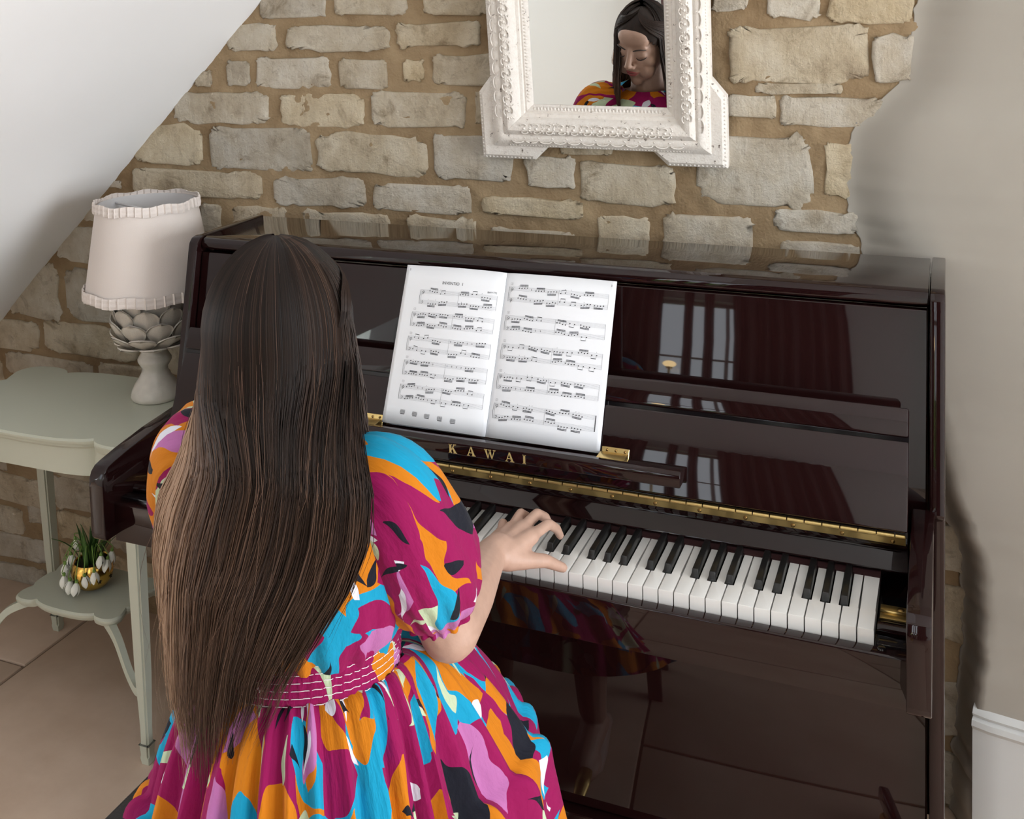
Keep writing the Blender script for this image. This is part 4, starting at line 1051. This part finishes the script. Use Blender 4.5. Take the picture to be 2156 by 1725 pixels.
# ================================================================== FLOWER BOWL
bowl = thing('snowdrop_bowl', 'gold star-pierced bowl of white snowdrops on the lower table shelf', 'plant', (-1.140, .365, .2542))
random.seed(5)
lathe('bowl', [(0, .0), (.020, 0), (.034, .008), (.045, .024), (.048, .042), (.044, .060), (.040, .066), (.038, .064), (.042, .054), (.0445, .042), (.042, .026), (.03, .010), (0, .006)], 'gold', bowl, 40)
lathe('soil', [(0, .060), (.0395, .058)], 'dark_hole', bowl, 24)
for k in range(9):
    a = 2 * PI * k / 9 + .2; A = Acc(); z = .030 + .012 * (k % 2); r = .0478 if z > .035 else .0468
    c = Vector((math.cos(a), math.sin(a), 0)); t_ = Vector((-math.sin(a), math.cos(a), 0)); cc = c * (r + .0004) + Vector((0, 0, z)); pts = []
    for q in range(10):
        g = PI / 2 + q * PI / 5; rr = .0068 if q % 2 == 0 else .0030; pts.append(cc + t_ * rr * math.cos(g) + Vector((0, 0, rr * math.sin(g))))
    A.add([cc + c * .0003] + pts, [(0, 1 + q, 1 + (q + 1) % 10) for q in range(10)]); A.build('star_cutout', 'dark_hole', bowl)
for k in range(26):
    a = random.uniform(0, 2 * PI); L_ = random.uniform(.055, .11); sp = random.uniform(.1, .75); r0 = random.uniform(0, .028)
    d = Vector((math.cos(a), math.sin(a), 0)); t_ = Vector((-math.sin(a), math.cos(a), 0)); vs, fs = [], []; N = 7
    for i in range(N + 1):
        t = i / N; w = .0042 * (1 - t ** 3) * (1 if t < .9 else .6) + .0003
        c = d * (r0 + L_ * sp * t * t) + Vector((0, 0, .058 + L_ * (t - .35 * sp * t * t)))
        for s in (-1, 0, 1): vs.append(c + t_ * s * w + Vector((0, 0, .0012 * abs(s))))
    fs = [(i * 3 + s, i * 3 + s + 1, (i + 1) * 3 + s + 1, (i + 1) * 3 + s) for i in range(N) for s in range(2)]
    o = mesh('leaf', vs, fs, 'leaf', bowl, smooth=True); md = o.modifiers.new('thick', 'SOLIDIFY'); md.thickness = .0007
def drop_mesh():
    vs, fs = [], []; K, N = 7, 5
    for p in range(3):
        a0 = 2 * PI * p / 3
        for j in range(K + 1):
            t = j / K; rr = .0085 * math.sin(min(1, t * .95 + .05) * PI * .82) + .001; zz = -.026 * t
            for i in range(N):
                a = a0 + (i / (N - 1) - .5) * 1.9 * (1 - t ** 4 * .85); vs.append((rr * math.cos(a), rr * math.sin(a), zz))
        b0 = p * (K + 1) * N
        fs += [(b0 + j * N + i, b0 + j * N + i + 1, b0 + (j + 1) * N + i + 1, b0 + (j + 1) * N + i) for j in range(K) for i in range(N - 1)]
    me = bpy.data.meshes.new('snowdrop'); me.from_pydata(vs, [], fs); me.update(); me.materials.append(M['petal']); me.polygons.foreach_set('use_smooth', [True] * len(fs)); return me
dm = drop_mesh()
cal = bpy.data.meshes.new('calyx'); cv, cf = tube_data([(0, 0, .006), (0, 0, .003), (0, 0, -.002)], [.0012, .0035, .003], 7); cal.from_pydata(cv, [], cf); cal.materials.append(M['petal_green'])
# flowers hang over the rim, most of them on the side facing the room
FL = [(-2.5, .060, .046), (-2.15, .064, .030), (-1.85, .058, .022), (-1.45, .060, .024), (-1.15, .052, .036), (-2.8, .050, .060), (-.75, .062, .048), (-.2, .060, .066), (.15, .055, .075), (-.45, .058, .080), (3.0, .055, .085), (-3.0, .066, .042)]
for a, r, z in FL:
    c = Vector((r * math.cos(a), r * math.sin(a), z + .018))
    o = bpy.data.objects.new('snowdrop', dm); COL.objects.link(o); o.parent = bowl; o.matrix_local = Matrix.Translation(c) @ Matrix.Rotation(random.uniform(-.3, .3), 4, 'X') @ Matrix.Rotation(random.uniform(0, 6), 4, 'Z') @ Matrix.Scale(1.15, 4)
    o2 = bpy.data.objects.new('calyx', cal); COL.objects.link(o2); o2.parent = o
    m_ = Vector((c.x * .55, c.y * .55, .115)); tube('stem', catmull([(c.x * .2, c.y * .2, .06), m_, c + Vector((c.x * .04, c.y * .04, .012)), c + Vector((0, 0, .004))], 4), .0011, 'petal_green', bowl, 5)

# ================================================================== BENCH
bench = thing('piano_bench', 'black leather piano bench under the seated pianist', 'bench', (-.075, -.43, 0))
box('seat', (-.285, -.155, .445), (.285, .165, .512), 'bench', bench, bev=.018, seg=3)
box('seat_frame', (-.275, -.145, .385), (.275, .155, .447), 'piano_black', bench, bev=.003)
for sx_ in (-1, 1):
    for sy_ in (-1, 1): box('leg', (sx_ * .25 - .02, .005 + sy_ * .125 - .02, 0), (sx_ * .25 + .02, .005 + sy_ * .125 + .02, .39), 'piano_black', bench, bev=.004)

# ================================================================== PIANIST
person = thing('person', 'woman with long brown hair in a bright floral print dress playing the piano', 'person', (-.07, -.42, 0))
PI_INV = Matrix.Translation((.07, .42, 0))
def pp(o): o.matrix_parent_inverse = PI_INV; return o
HC = Vector((-.064, -.420, 1.208))
hyaw = math.radians(15); hpit = math.radians(-15)
HR = Matrix.Rotation(hyaw, 3, 'Z') @ Matrix.Rotation(math.radians(7), 3, 'Y') @ Matrix.Rotation(hpit, 3, 'X')
def H(x, y, z): return HC + HR @ Vector((x, y, z))
B = Acc()
def ell(c, r, rot=None, seg=20, rings=12):
    vs = []; fs = []; c = Vector(c)
    for j in range(rings + 1):
        b_ = PI * j / rings
        for i in range(seg):
            a = 2 * PI * i / seg; p = Vector((r[0] * math.sin(b_) * math.cos(a), r[1] * math.sin(b_) * math.sin(a), r[2] * math.cos(b_)))
            if rot is not None: p = rot @ p
            vs.append(c + p)
    for j in range(rings):
        for i in range(seg): fs.append((j * seg + i, (j + 1) * seg + i, (j + 1) * seg + (i + 1) % seg, j * seg + (i + 1) % seg))
    B.add(vs, fs)
def hell(x, y, z, rx, ry, rz, rot=None): ell(H(x, y, z), (rx, ry, rz), HR if rot is None else HR @ rot)
def cap(a, b_, ra, rb, n_=6):
    a, b_ = Vector(a), Vector(b_); N = n_; pts = []; rr = []
    d = (b_ - a); L_ = d.length; dn = d / L_
    for k in range(4): g = (1 - k / 4) * PI / 2; pts.append(a - dn * ra * math.sin(g)); rr.append(max(ra * math.cos(g), .0006))
    for k in range(N + 1): t = k / N; pts.append(a.lerp(b_, t)); rr.append(ra + (rb - ra) * t)
    for k in range(1, 5): g = k / 4 * PI / 2; pts.append(b_ + dn * rb * math.sin(g)); rr.append(max(rb * math.cos(g), .0006))
    v, f = tube_data(pts, rr, 14); B.add(v, f)
# head: skull, face, jaw, features (x right, y forward, z up in head space)
hell(0, -.012, .020, .071, .086, .069); hell(0, .030, -.012, .064, .066, .086); hell(0, .038, -.062, .046, .048, .050); hell(0, .067, -.094, .020, .020, .020)
for s in (-1, 1):
    hell(s * .036, .060, -.022, .026, .024, .024); hell(s * .026, .0745, .025, .020, .011, .008); hell(s * .030, .0775, .004, .0150, .0125, .0120); hell(s * .033, .066, -.052, .026, .024, .030)
    hell(s * .011, .103, -.029, .0075, .0085, .0065); hell(s * .077, -.005, -.008, .007, .018, .030)
cap(H(0, .090, .016), H(0, .112, -.020), .0075, .0098); hell(0, .110, -.022, .0095, .0085, .0085); hell(0, .060, .045, .050, .030, .034)
hell(0, .091, -.0505, .0215, .0085, .0062); hell(0, .0895, -.0605, .018, .0090, .0066); hell(0, .086, -.040, .016, .010, .012)
# neck and torso
cap(H(0, -.022, -.045), (-.070, -.435, 1.015), .050, .056)
ell((-.066, -.425, .985), (.125, .070, .060)); ell((-.066, -.415, .90), (.122, .088, .115)); ell((-.064, -.405, .77), (.110, .084, .10)); ell((-.064, -.405, .65), (.145, .115, .105))
for s in (-1, 1): ell((-.068 + s * .060, -.350, .915), (.052, .050, .055))
SHR, SHL = Vector((.060, -.405, 1.008)), Vector((-.205, -.395, 1.012))
ELR, ELL_ = Vector((.112, -.325, .797)), Vector((-.275, -.290, .790))
WRR, WRL = Vector((.079, -.112, .783)), Vector((-.272, -.105, .783))
for s_, sh, el, wr in ((1, SHR, ELR, WRR), (-1, SHL, ELL_, WRL)):
    cap((-.068 + s_ * .05, -.428, 1.012), sh, .044, .043); cap(sh, el, .042, .038); cap(el, el.lerp(wr, .45), .0395, .037); cap(el.lerp(wr, .45), wr, .037, .0255)
# hands
def hand(wr, mir):
    def q(x, y, z): return Vector((wr.x + mir * (x - .079), wr.y + (y + .112), z))
    kn_ = {'i': q(.121, -.040, .789), 'm': q(.102, -.030, .793), 'r': q(.084, -.030, .789), 'p': q(.069, -.038, .781)}
    cap(wr, wr.lerp(kn_['m'], .3), .025, .024)
    for k, r in (('i', .0150), ('m', .0155), ('r', .0148), ('p', .0135)):
        cap(q(.083 + (.012 if k == 'i' else .004 if k == 'm' else -.004 if k == 'r' else -.010), -.098, .781), kn_[k], .0185, r * .86)
    F_ = {'i': [kn_['i'], q(.1345, .000, .792), q(.1395, .022, .775), q(.1405, .036, .757)],
          'm': [kn_['m'], q(.110, .016, .797), q(.114, .042, .780), q(.115, .058, .759)],
          'r': [kn_['r'], q(.083, .014, .794), q(.084, .038, .778), q(.085, .052, .757)],
          'p': [kn_['p'], q(.059, -.004, .783), q(.055, .016, .768), q(.053, .027, .746)]}
    R_ = {'i': (.0094, .0086, .0078, .0068), 'm': (.0096, .0088, .0080, .0070), 'r': (.0092, .0084, .0076, .0067), 'p': (.0084, .0075, .0067, .0059)}
    for k in F_:
        for j in range(3): cap(F_[k][j], F_[k][j + 1], R_[k][j], R_[k][j + 1], 3)
    T = [q(.100, -.092, .775), q(.123, -.068, .765), q(.143, -.042, .755), q(.1615, -.0145, .7335)]
    for j, (ra, rb) in enumerate(((.0185, .0135), (.0128, .0106), (.0106, .0080))): cap(T[j], T[j + 1], ra, rb, 3)
    ell(q(.106, -.078, .774), (.018, .024, .014))
    return F_, T
FR, TR = hand(WRR, 1); hand(WRL, -1)
# legs: thighs on the bench, shins down to the pedals
for s, hx, kx in ((1, .005, .045), (-1, -.135, -.185)):
    hp_, k_, an = Vector((hx, -.40, .610)), Vector((kx, -.095, .505)), Vector((kx + .005 * s, -.030, .095))
    cap(hp_, k_, .076, .054); cap(k_, k_.lerp(an, .3), .052, .050); cap(k_.lerp(an, .3), an, .052, .034); cap(an + Vector((0, -.02, -.045)), an + Vector((0, .125, -.062)), .036, .026)
    ell(an + Vector((0, .11, -.066)), (.038, .055, .024))
tmp = B.build('body_src', 'skin')
rm = tmp.modifiers.new('fuse', 'REMESH'); rm.mode = 'VOXEL'; rm.voxel_size = .0032; rm.use_smooth_shade = True
sm = tmp.modifiers.new('soft', 'SMOOTH'); sm.factor = .5; sm.iterations = 6
bpy.context.view_layer.update()
bme = bpy.data.meshes.new_from_object(tmp.evaluated_get(bpy.context.evaluated_depsgraph_get())); bme.name = 'body'
if not bme.materials: bme.materials.append(M['skin'])
bpy.data.objects.remove(tmp)
body = pp(link('body', bme, None, person, smooth=True))
def bpart(o): return o
# face details
for s in (-1, 1):
    A = Acc(); v, f = tube_data([H(s * x, y, z) for x, y, z in ((.012, .0955, .0235), (.022, .0960, .0285), (.034, .0915, .0300), (.046, .0800, .0245))], [.0015, .0021, .0019, .0008], 6); A.add(v, f); bpart(A.build('eyebrow', 'brow', body, smooth=True))
    A = Acc(); v, f = tube_data([H(s * x, y, z) for x, y, z in ((.0165, .0905, .0000), (.024, .0938, -.0038), (.032, .0930, -.0046), (.040, .0880, -.0026), (.046, .0815, .0010))], [.0006, .0015, .0018, .0017, .0008], 6); A.add(v, f); bpart(A.build('eyelashes', 'brow', body, smooth=True))
A = Acc()
v, f = tube_data([H(x, y, z) for x, y, z in ((-.0225, .0880, -.0530), (-.011, .0975, -.0502), (-.004, .0995, -.0490), (0, .0993, -.0497), (.004, .0995, -.0490), (.011, .0975, -.0502), (.0225, .0880, -.0530))], [.0007, .0026, .0031, .0029, .0031, .0026, .0007], 8); A.add(v, f)
v, f = tube_data([H(x, y, z) for x, y, z in ((-.0205, .0885, -.0545), (-.010, .0965, -.0580), (0, .0985, -.0590), (.010, .0965, -.0580), (.0205, .0885, -.0545))], [.0007, .0033, .0039, .0033, .0007], 8); A.add(v, f)
bpart(A.build('lips', 'lip', body, smooth=True))
def nail(tip, prev, r, up):
    d = (tip - prev).normalized(); c = tip + d * r * .25 + up * r * .72; s = d.cross(up).normalized(); u2 = s.cross(d)
    vs = [c]; 
    for g in range(10): a = 2 * PI * g / 10; vs.append(c + d * r * .75 * math.cos(a) + s * r * .60 * math.sin(a) - u2 * r * .22 * (math.sin(a) ** 2 + .4 * math.cos(a) ** 2))
    bpart(mesh('fingernail', vs, [(0, g + 1, (g + 1) % 10 + 1) for g in range(10)], 'nail', body, smooth=True))
nail(TR[3], TR[2], .0080, Vector((.55, -.30, .78)).normalized())
for k in 'imr': nail(FR[k][3], FR[k][2], .0068, Vector((0, .6, .8)))

# ---- dress
dress = bpy.data.objects.new('dress', None); COL.objects.link(dress); dress.parent = person; dress.matrix_parent_inverse = PI_INV
def dpart(o): return o
def loft(name, rings, mat, closed=True, uvscale=1.0, uoff=0.0, voff=0.0, vscale=1.0):
    n = len(rings[0]); vs = []; uv = []; fs = []
    vlen = 0; uref = np.mean([np.linalg.norm(np.array(r[(k + 1) % n]) - np.array(r[k])) for r in rings for k in range(n)])
    for j, r in enumerate(rings):
        if j: vlen += float(np.mean([np.linalg.norm(np.array(r[k]) - np.array(rings[j - 1][k])) for k in range(n)]))
        for k in range(n):
            vs.append(r[k]); uv.append((uoff + k * uref * uvscale, voff + vlen * vscale))
        if closed: vs.append(r[0]); uv.append((uoff + n * uref * uvscale, voff + vlen * vscale))
    m_ = n + 1 if closed else n
    for j in range(len(rings) - 1):
        for k in range(m_ - 1): a = j * m_ + k; fs.append((a, a + 1, a + m_ + 1, a + m_))
    return dpart(mesh(name, vs, fs, mat, dress, smooth=True, uvs=uv))
# bodice
rings = []
BZ_ = [.813, .820, .830, .845, .87, .91, .95, .985, 1.01, 1.030, 1.046, 1.058, 1.064]
for z in BZ_:
    xs_ = [.813, .84, .87, .92, .98, 1.01, 1.03, 1.046, 1.058, 1.064]
    rx = interp(z, xs_, [.134, .148, .154, .158, .164, .166, .158, .135, .098, .080])
    ry = interp(z, xs_, [.104, .115, .118, .122, .106, .092, .080, .070, .062, .058])
    cy_ = interp(z, [.813, .9, 1.064], [-.405, -.413, -.428]); r = []
    for k in range(120):
        a = 2 * PI * k / 120; g = (.0045 * math.sin(a * 21 + z * 30) + .003 * math.sin(a * 34)) * max(0, 1 - (z - .813) / .09)
        g += .004 * mnoise.noise((a * 3, z * 14, 1))
        r.append((-.064 + (rx + g) * math.cos(a), cy_ + (ry + g) * math.sin(a), z + (.012 * max(0, -math.sin(a)) if z > 1.0 else 0)))
    rings.append(r)
loft('bodice', rings, 'dress', voff=.3, uvscale=1.25, vscale=1.25)
# shirred waistband
rings = []
for j in range(27):
    t = j / 26; z = .769 + .048 * t; r = []; bead = .0016 * abs(math.sin(t * PI * 5))
    for k in range(160):
        a = 2 * PI * k / 160; g = bead + .0013 * math.sin(a * 62 + 2 * math.sin(z * 90))
        r.append((-.064 + (.1345 + g) * math.cos(a), -.405 + (.1035 + g) * math.sin(a), z + .012 * math.cos(a)))
    rings.append(r)
loft('waistband', rings, 'dress', uvscale=1.4, voff=.9)
A = Acc()
for j in range(6):
    z = .769 + .048 * j / 5
    pts = [(-.064 + .1352 * math.cos(a) + .0005 * math.cos(a * 60), -.405 + .1042 * math.sin(a), z + .012 * math.cos(a) + .0005 * math.sin(a * 62)) for a in np.linspace(0, 2 * PI, 130)]
    v, f = tube_data(pts, .00055, 4); A.add(v, f)
dpart(A.build('shirring_thread', 'thread', dress))
# skirt: gathered, spreading over hips, thighs and bench
rings = []; NS = 320; NT = 46
cxs, cys = -.062, -.402
for j in range(NT + 1):
    t = j / NT; r = []
    for k in range(NS):
        a = 2 * PI * k / NS; ca, sa = math.cos(a), math.sin(a)
        front = max(0, sa); back = max(0, -sa); side = abs(ca)
        R0 = (.1345 * ca) ** 2 + (.1035 * sa) ** 2; R0 = math.sqrt(R0)
        R1 = .192 + .150 * front ** 1.6 + .034 * front * side * 2 + .010 * back
        z1 = .590 - .010 * front
        if t < .40:
            q = t / .40; rad = R0 + (R1 - R0) * (q ** .85); z = .771 + .012 * ca * (1 - q) + (z1 - .771) * (q ** 1.45) + .010 * math.sin(q * PI) 
        elif t < .55:
            q = (t - .40) / .15; rad = R1 + .030 * math.sin(q * PI / 2); z = z1 - .045 * q * q
        else:
            q = (t - .55) / .45; rad = R1 + .030 + .060 * q; z = z1 - .045 - .29 * q
        ple = .0036 + .0165 * smooth01(t * 1.5)
        ph = a * 31 + 1.3 * math.sin(a * 5) + .5 * math.sin(t * 5 + a * 3)
        fold = ple * (math.sin(ph) + .45 * math.sin(ph * 1.83 + 1.0)) * (1 - .55 * front)
        nz = .012 * mnoise.noise((ca * 3.2, sa * 3.2, t * 2.4)) * smooth01(t * 2)
        rr = rad + fold * .75 + nz
        r.append((cxs + rr * ca, cys + rr * sa * (1 if sa > 0 else .90), z + fold * .55 + nz * .6))
    rings.append(r)
loft('skirt', rings, 'dress', uvscale=1.15, voff=1.6)
# puff sleeves
def sleeve(sh, el, mir):
    end = sh.lerp(el, .83)
    ctr = catmull([sh + Vector((-mir * .062, -.012, .012)), sh + Vector((-mir * .030, -.006, .016)), sh + Vector((mir * .006, 0, .004)), sh.lerp(el, .30) + Vector((mir * .012, 0, 0)), sh.lerp(el, .58) + Vector((mir * .010, 0, 0)), end], 7)
    n_ = 120; rings = []; NTt = len(ctr) - 1; prev = None
    prof_t = [0, .10, .25, .40, .58, .74, .86, .93, .965, 1.0]; prof_r = [.036, .045, .056, .067, .075, .074, .065, .054, .0445, .047]
    for j in range(NTt + 1):
        t = j / NTt; R_ = interp(t, prof_t, prof_r); r = []
        ax = Vector(ctr[min(j + 1, NTt)] - ctr[max(j - 1, 0)]).normalized()
        if prev is None: e1 = (Vector((0, -1, 0)) - ax * ax.dot(Vector((0, -1, 0)))).normalized()
        else: e1 = (prev - ax * prev.dot(ax)).normalized()
        prev = e1; e2 = ax.cross(e1)
        for k in range(n_):
            a = 2 * PI * k / n_; gat = (.0030 * math.sin(a * 17 + 2 * math.sin(3 * a))) * (smooth01((t - .55) / .4) + .5 * smooth01((.45 - t) / .2) * smooth01(t / .25))
            nz = .007 * mnoise.noise((math.cos(a) * 2.2 + mir, math.sin(a) * 2.2, t * 3.5)) * math.sin(t * PI)
            r.append(tuple(Vector(ctr[j]) + (e1 * math.cos(a) + e2 * math.sin(a)) * (R_ + gat + nz)))
        rings.append(r)
    loft('sleeve', rings, 'dress', uvscale=1.35, voff=4.55 + mir * .6, uoff=.93, vscale=1.35)
sleeve(SHR, ELR, 1); sleeve(SHL, ELL_, -1)

# ---- hair
rh = random.Random(21)
HZ = [.66, .685, .733, .783, .847, .910, .974, 1.035, 1.093, 1.16, 1.219]
HXC = [-.112, -.1188, -.1301, -.134, -.1292, -.122, -.1085, -.0931, -.0787, -.0600, -.0540]
HW = [.050, .060, .082, .102, .125, .141, .141, .132, .118, .105, .098]
HYC = [-.405, -.405, -.405, -.405, -.405, -.405, -.405, -.405, -.408, -.418, -.420]
HD = [.150, .150, .150, .149, .149, .149, .148, .137, .117, .109, .106]
PZ = [.66, .735, .77, .82, .88, .94, 1.0, 1.06, 1.12]
PL = [-.165, -.180, -.198, -.206, -.216, -.220, -.206, -.176, -.15]
PR = [-.070, -.050, -.030, -.006, .030, .064, .088, .096, .088]
def bodice_back(x, z):
    rx = interp(z, [.72, .788, .82, .87, .98, 1.01, 1.03, 1.064], [.15, .134, .152, .158, .168, .170, .162, .08]) + .016
    ry = interp(z, [.72, .788, .82, .92, .98, 1.01, 1.03, 1.064], [.115, .107, .119, .127, .112, .098, .088, .065]) + .010
    q = (x + .064) / rx
    return -.41 - ry * math.sqrt(max(0, 1 - q * q))
def hang(s, z, lay):
    a = s * 1.42; w = interp(z, HZ, HW); d = interp(z, HZ, HD); xc = interp(z, HZ, HXC); yc = interp(z, HZ, HYC)
    k = 1 - .16 * lay
    p1 = Vector((xc + w * k * math.sin(a) * 1.02, yc - d * k * math.cos(a), z))
    u = (s + 1) / 2; x = interp(z, PZ, PL) * (1 - u) + interp(z, PZ, PR) * u
    y = -.520 - .030 * (1 - s * s) + .045 * max(0, -s - .55) ** 1.2 * 2 + .030 * lay
    y = min(y, bodice_back(x, z) - .004 - .012 * (.6 - lay))
    return p1.lerp(Vector((x, y, z)), smooth01((1.17 - z) / .11))
def scalp(s, b_, lay):
    a = s * 1.95; k = 1 + .030 - .06 * lay
    return Vector((HC.x + .084 * k * math.sin(a) * math.sin(b_), HC.y - .002 - .106 * k * math.cos(a) * math.sin(b_), HC.z + .004 + .112 * k * math.cos(b_)))
def strand(s, lay, zend, jit, n_=26):
    pts = []
    bmax = 1.65; n1 = 9
    for i in range(n1 + 1):
        b_ = .06 + (bmax - .06) * i / n1; pts.append(scalp(s, b_, lay))
    p0_ = pts[-1]; z0 = p0_.z
    for i in range(1, n_ - n1):
        t = i / (n_ - n1 - 1); z = z0 + (zend - z0) * t; q = hang(s, z, lay); w = smooth01(t * 3.2)
        base = Vector((p0_.x + (hang(s, z, lay).x - hang(s, z0, lay).x), p0_.y + (hang(s, z, lay).y - hang(s, z0, lay).y), z))
        p = base.lerp(q, w)
        p += Vector((jit[0] * math.sin(t * 5 + jit[2]) * t + jit[3] * t * t, jit[1] * math.sin(t * 4 + jit[2] * 2) * t, 0))
        pts.append(p)
    return pts
V, Fc, TONE = [], [], []
def add_strand(pts, r, tone0, seg=3):
    n_ = len(pts); rr = [r * (1 if i < n_ - 6 else max(.15, (n_ - 1 - i) / 6)) for i in range(n_)]
    v, f = tube_data(pts, rr, seg, cap=False); o = len(V); V.extend([tuple(q) for q in v]); Fc.extend([tuple(i + o for i in q) for q in f])
    for i in range(n_):
        t = i / (n_ - 1); TONE.extend([min(1, max(0, tone0(t)))] * seg)
# solid under-layer so that no light shows through
NSs, NV_ = 70, 30
base_i = len(V)
for i in range(NSs + 1):
    s = -1 + 2 * i / NSs; zend = .86 + .05 * mnoise.noise((s * 4, 0, 0)); pts = strand(s, .30, zend, (0, 0, 0, 0), NV_)
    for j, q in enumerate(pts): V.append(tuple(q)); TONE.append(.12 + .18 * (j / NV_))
for i in range(NSs):
    for j in range(NV_ - 1): a = base_i + i * NV_ + j; Fc.append((a, a + NV_, a + NV_ + 1, a + 1))
for c in range(4270):
    s = rh.uniform(-1, 1) if c < 4150 else rh.uniform(.97, 1.10); lay = rh.random() ** 1.5 * .30
    lock = mnoise.noise((s * 9, 3.3, 0)); zend = .778 + .055 * lock + .035 * s * s + rh.gauss(0, .045) + .04 * max(0, s)
    clump = .010 * mnoise.noise((s * 13, 1.1, 0))
    jit = (.004 * rh.gauss(0, 1), .003 * rh.gauss(0, 1), rh.uniform(0, 6), clump + .004 * rh.gauss(0, 1))
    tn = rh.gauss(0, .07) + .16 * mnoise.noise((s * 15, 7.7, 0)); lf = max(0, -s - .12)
    def tone(t, tn=tn, lf=lf, s=s): return .13 + tn + .36 * smooth01((t - .30) / .65) + 1.05 * lf * smooth01((t - .12) / .22) - .06 * max(0, s)  # paler tips are the hair's own; lighter left side paints in window light
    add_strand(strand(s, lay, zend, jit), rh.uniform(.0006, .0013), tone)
for c in range(60):      # loose flyaway hairs
    s = rh.uniform(-1, 1); jit = (.03 * rh.gauss(0, 1), .015 * rh.gauss(0, 1), rh.uniform(0, 6), .025 * rh.gauss(0, 1))
    add_strand(strand(s, -.08, .78 + rh.gauss(0, .05), jit), .00035, lambda t: .45 + .2 * t)
# cap of hair over the skull down to the hairline
cap_i = len(V); NA, NB = 72, 40; idx = {}
for i in range(NA):
    a = 2 * PI * i / NA
    for j in range(NB + 1):
        b_ = 1.75 * j / NB; x_, y_, z_ = .0820 * math.sin(b_) * math.cos(a), -.010 + .1010 * math.sin(b_) * math.sin(a), .026 + .0840 * math.cos(b_)
        hl = .072 - 11.0 * x_ * x_ - (.5 * max(0, abs(x_) - .05))
        if (y_ > .0 and z_ < hl) or y_ < -.02: continue
        if y_ < .03: k_ = 1 - .07 * smooth01((.03 - y_) / .05); x_ *= k_; y_ *= k_; z_ = .010 + (z_ - .010) * k_
        q_ = .0012 * math.sin(a * 40 + b_ * 3); idx[(i, j)] = len(V); V.append(tuple(H(x_ * (1 + q_), y_, z_))); TONE.append(.14 + .05 * math.sin(a * 55))
for i in range(NA):
    for j in range(NB):
        k4 = [(i, j), ((i + 1) % NA, j), ((i + 1) % NA, j + 1), (i, j + 1)]
        if all(k in idx for k in k4): Fc.append(tuple(idx[k] for k in k4))
# hair swept from the parting over the temples
for c in range(420):
    sd = rh.choice((-1, 1)); f_ = rh.random(); kk = 1.012 + .02 * rh.random(); pts = []
    for i in range(14):
        t = i / 13; b_ = .10 + 1.62 * t; az = math.radians(88 - (62 + 40 * f_) * smooth01(t * (1.05 + .3 * f_)))
        pts.append(H(sd * .0830 * kk * math.sin(b_) * math.cos(az), -.010 + .1015 * kk * math.sin(b_) * math.sin(az), .026 + .0850 * kk * math.cos(b_)))
    tn = rh.gauss(0, .06); add_strand(pts, rh.uniform(.0008, .0015), lambda t, tn=tn: .17 + tn + .10 * t)
# front lengths falling beside the face
for c in range(520):
    sd = rh.choice((-1, 1)); f_ = rh.random(); lay = rh.random()
    pts = []
    for i in range(10):
        t = i / 9; b_ = .05 + 1.5 * t
        a = 1.60 + .85 * f_
        k = 1.02 - .05 * lay
        pts.append(HC + Vector((sd * .086 * k * math.sin(a) * math.sin(b_) ** .8, -.002 - .098 * k * math.cos(a) * math.sin(b_), .006 + .103 * k * math.cos(b_))))
    p_ = pts[-1]; zend = (.93 if sd < 0 else .95) + rh.gauss(0, .03)
    for i in range(1, 15):
        t = i / 14; z = p_.z + (zend - p_.z) * t
        pts.append(Vector((p_.x + sd * (.006 * math.sin(t * 3) + .030 * t * t) + rh.gauss(0, .0008), p_.y * (1 - .25 * t) + (-.425 + .050 * f_) * .25 * t + .010 * math.sin(t * 4) * f_, z)))
    tn = rh.gauss(0, .07)
    add_strand(pts, rh.uniform(.0008, .0016), lambda t, tn=tn, sd=sd: .16 + tn + (.45 if sd < 0 else .20) * smooth01((t - .2) / .8))  # left lengths lightened to match the painted-in left highlight
hme = bpy.data.meshes.new('hair'); hme.from_pydata(V, [], Fc); hme.update()
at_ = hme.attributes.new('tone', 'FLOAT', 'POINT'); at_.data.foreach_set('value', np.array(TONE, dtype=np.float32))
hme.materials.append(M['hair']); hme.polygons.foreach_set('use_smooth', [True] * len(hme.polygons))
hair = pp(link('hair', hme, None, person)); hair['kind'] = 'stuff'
# shoes
for kx in (.050, -.190):
    A = Acc(); vs = []
    prof = [(-.075, .000, .030, .055), (-.055, .0, .036, .062), (0, .0, .038, .055), (.06, .0, .042, .040), (.11, .0, .040, .032), (.14, .0, .022, .026)]
    n_ = 12
    for (y, z0_, w, h) in prof:
        for k in range(n_):
            g = 2 * PI * k / n_; vs.append((kx + w * math.cos(g), -.03 + y, max(.001, h * .5 + h * .5 * math.sin(g))))
    fs = [(j * n_ + k, j * n_ + (k + 1) % n_, (j + 1) * n_ + (k + 1) % n_, (j + 1) * n_ + k) for j in range(len(prof) - 1) for k in range(n_)] + [tuple(reversed(range(n_))), tuple((len(prof) - 1) * n_ + k for k in range(n_))]
    pp(mesh('shoe', vs, fs, 'shoe', person, smooth=True))
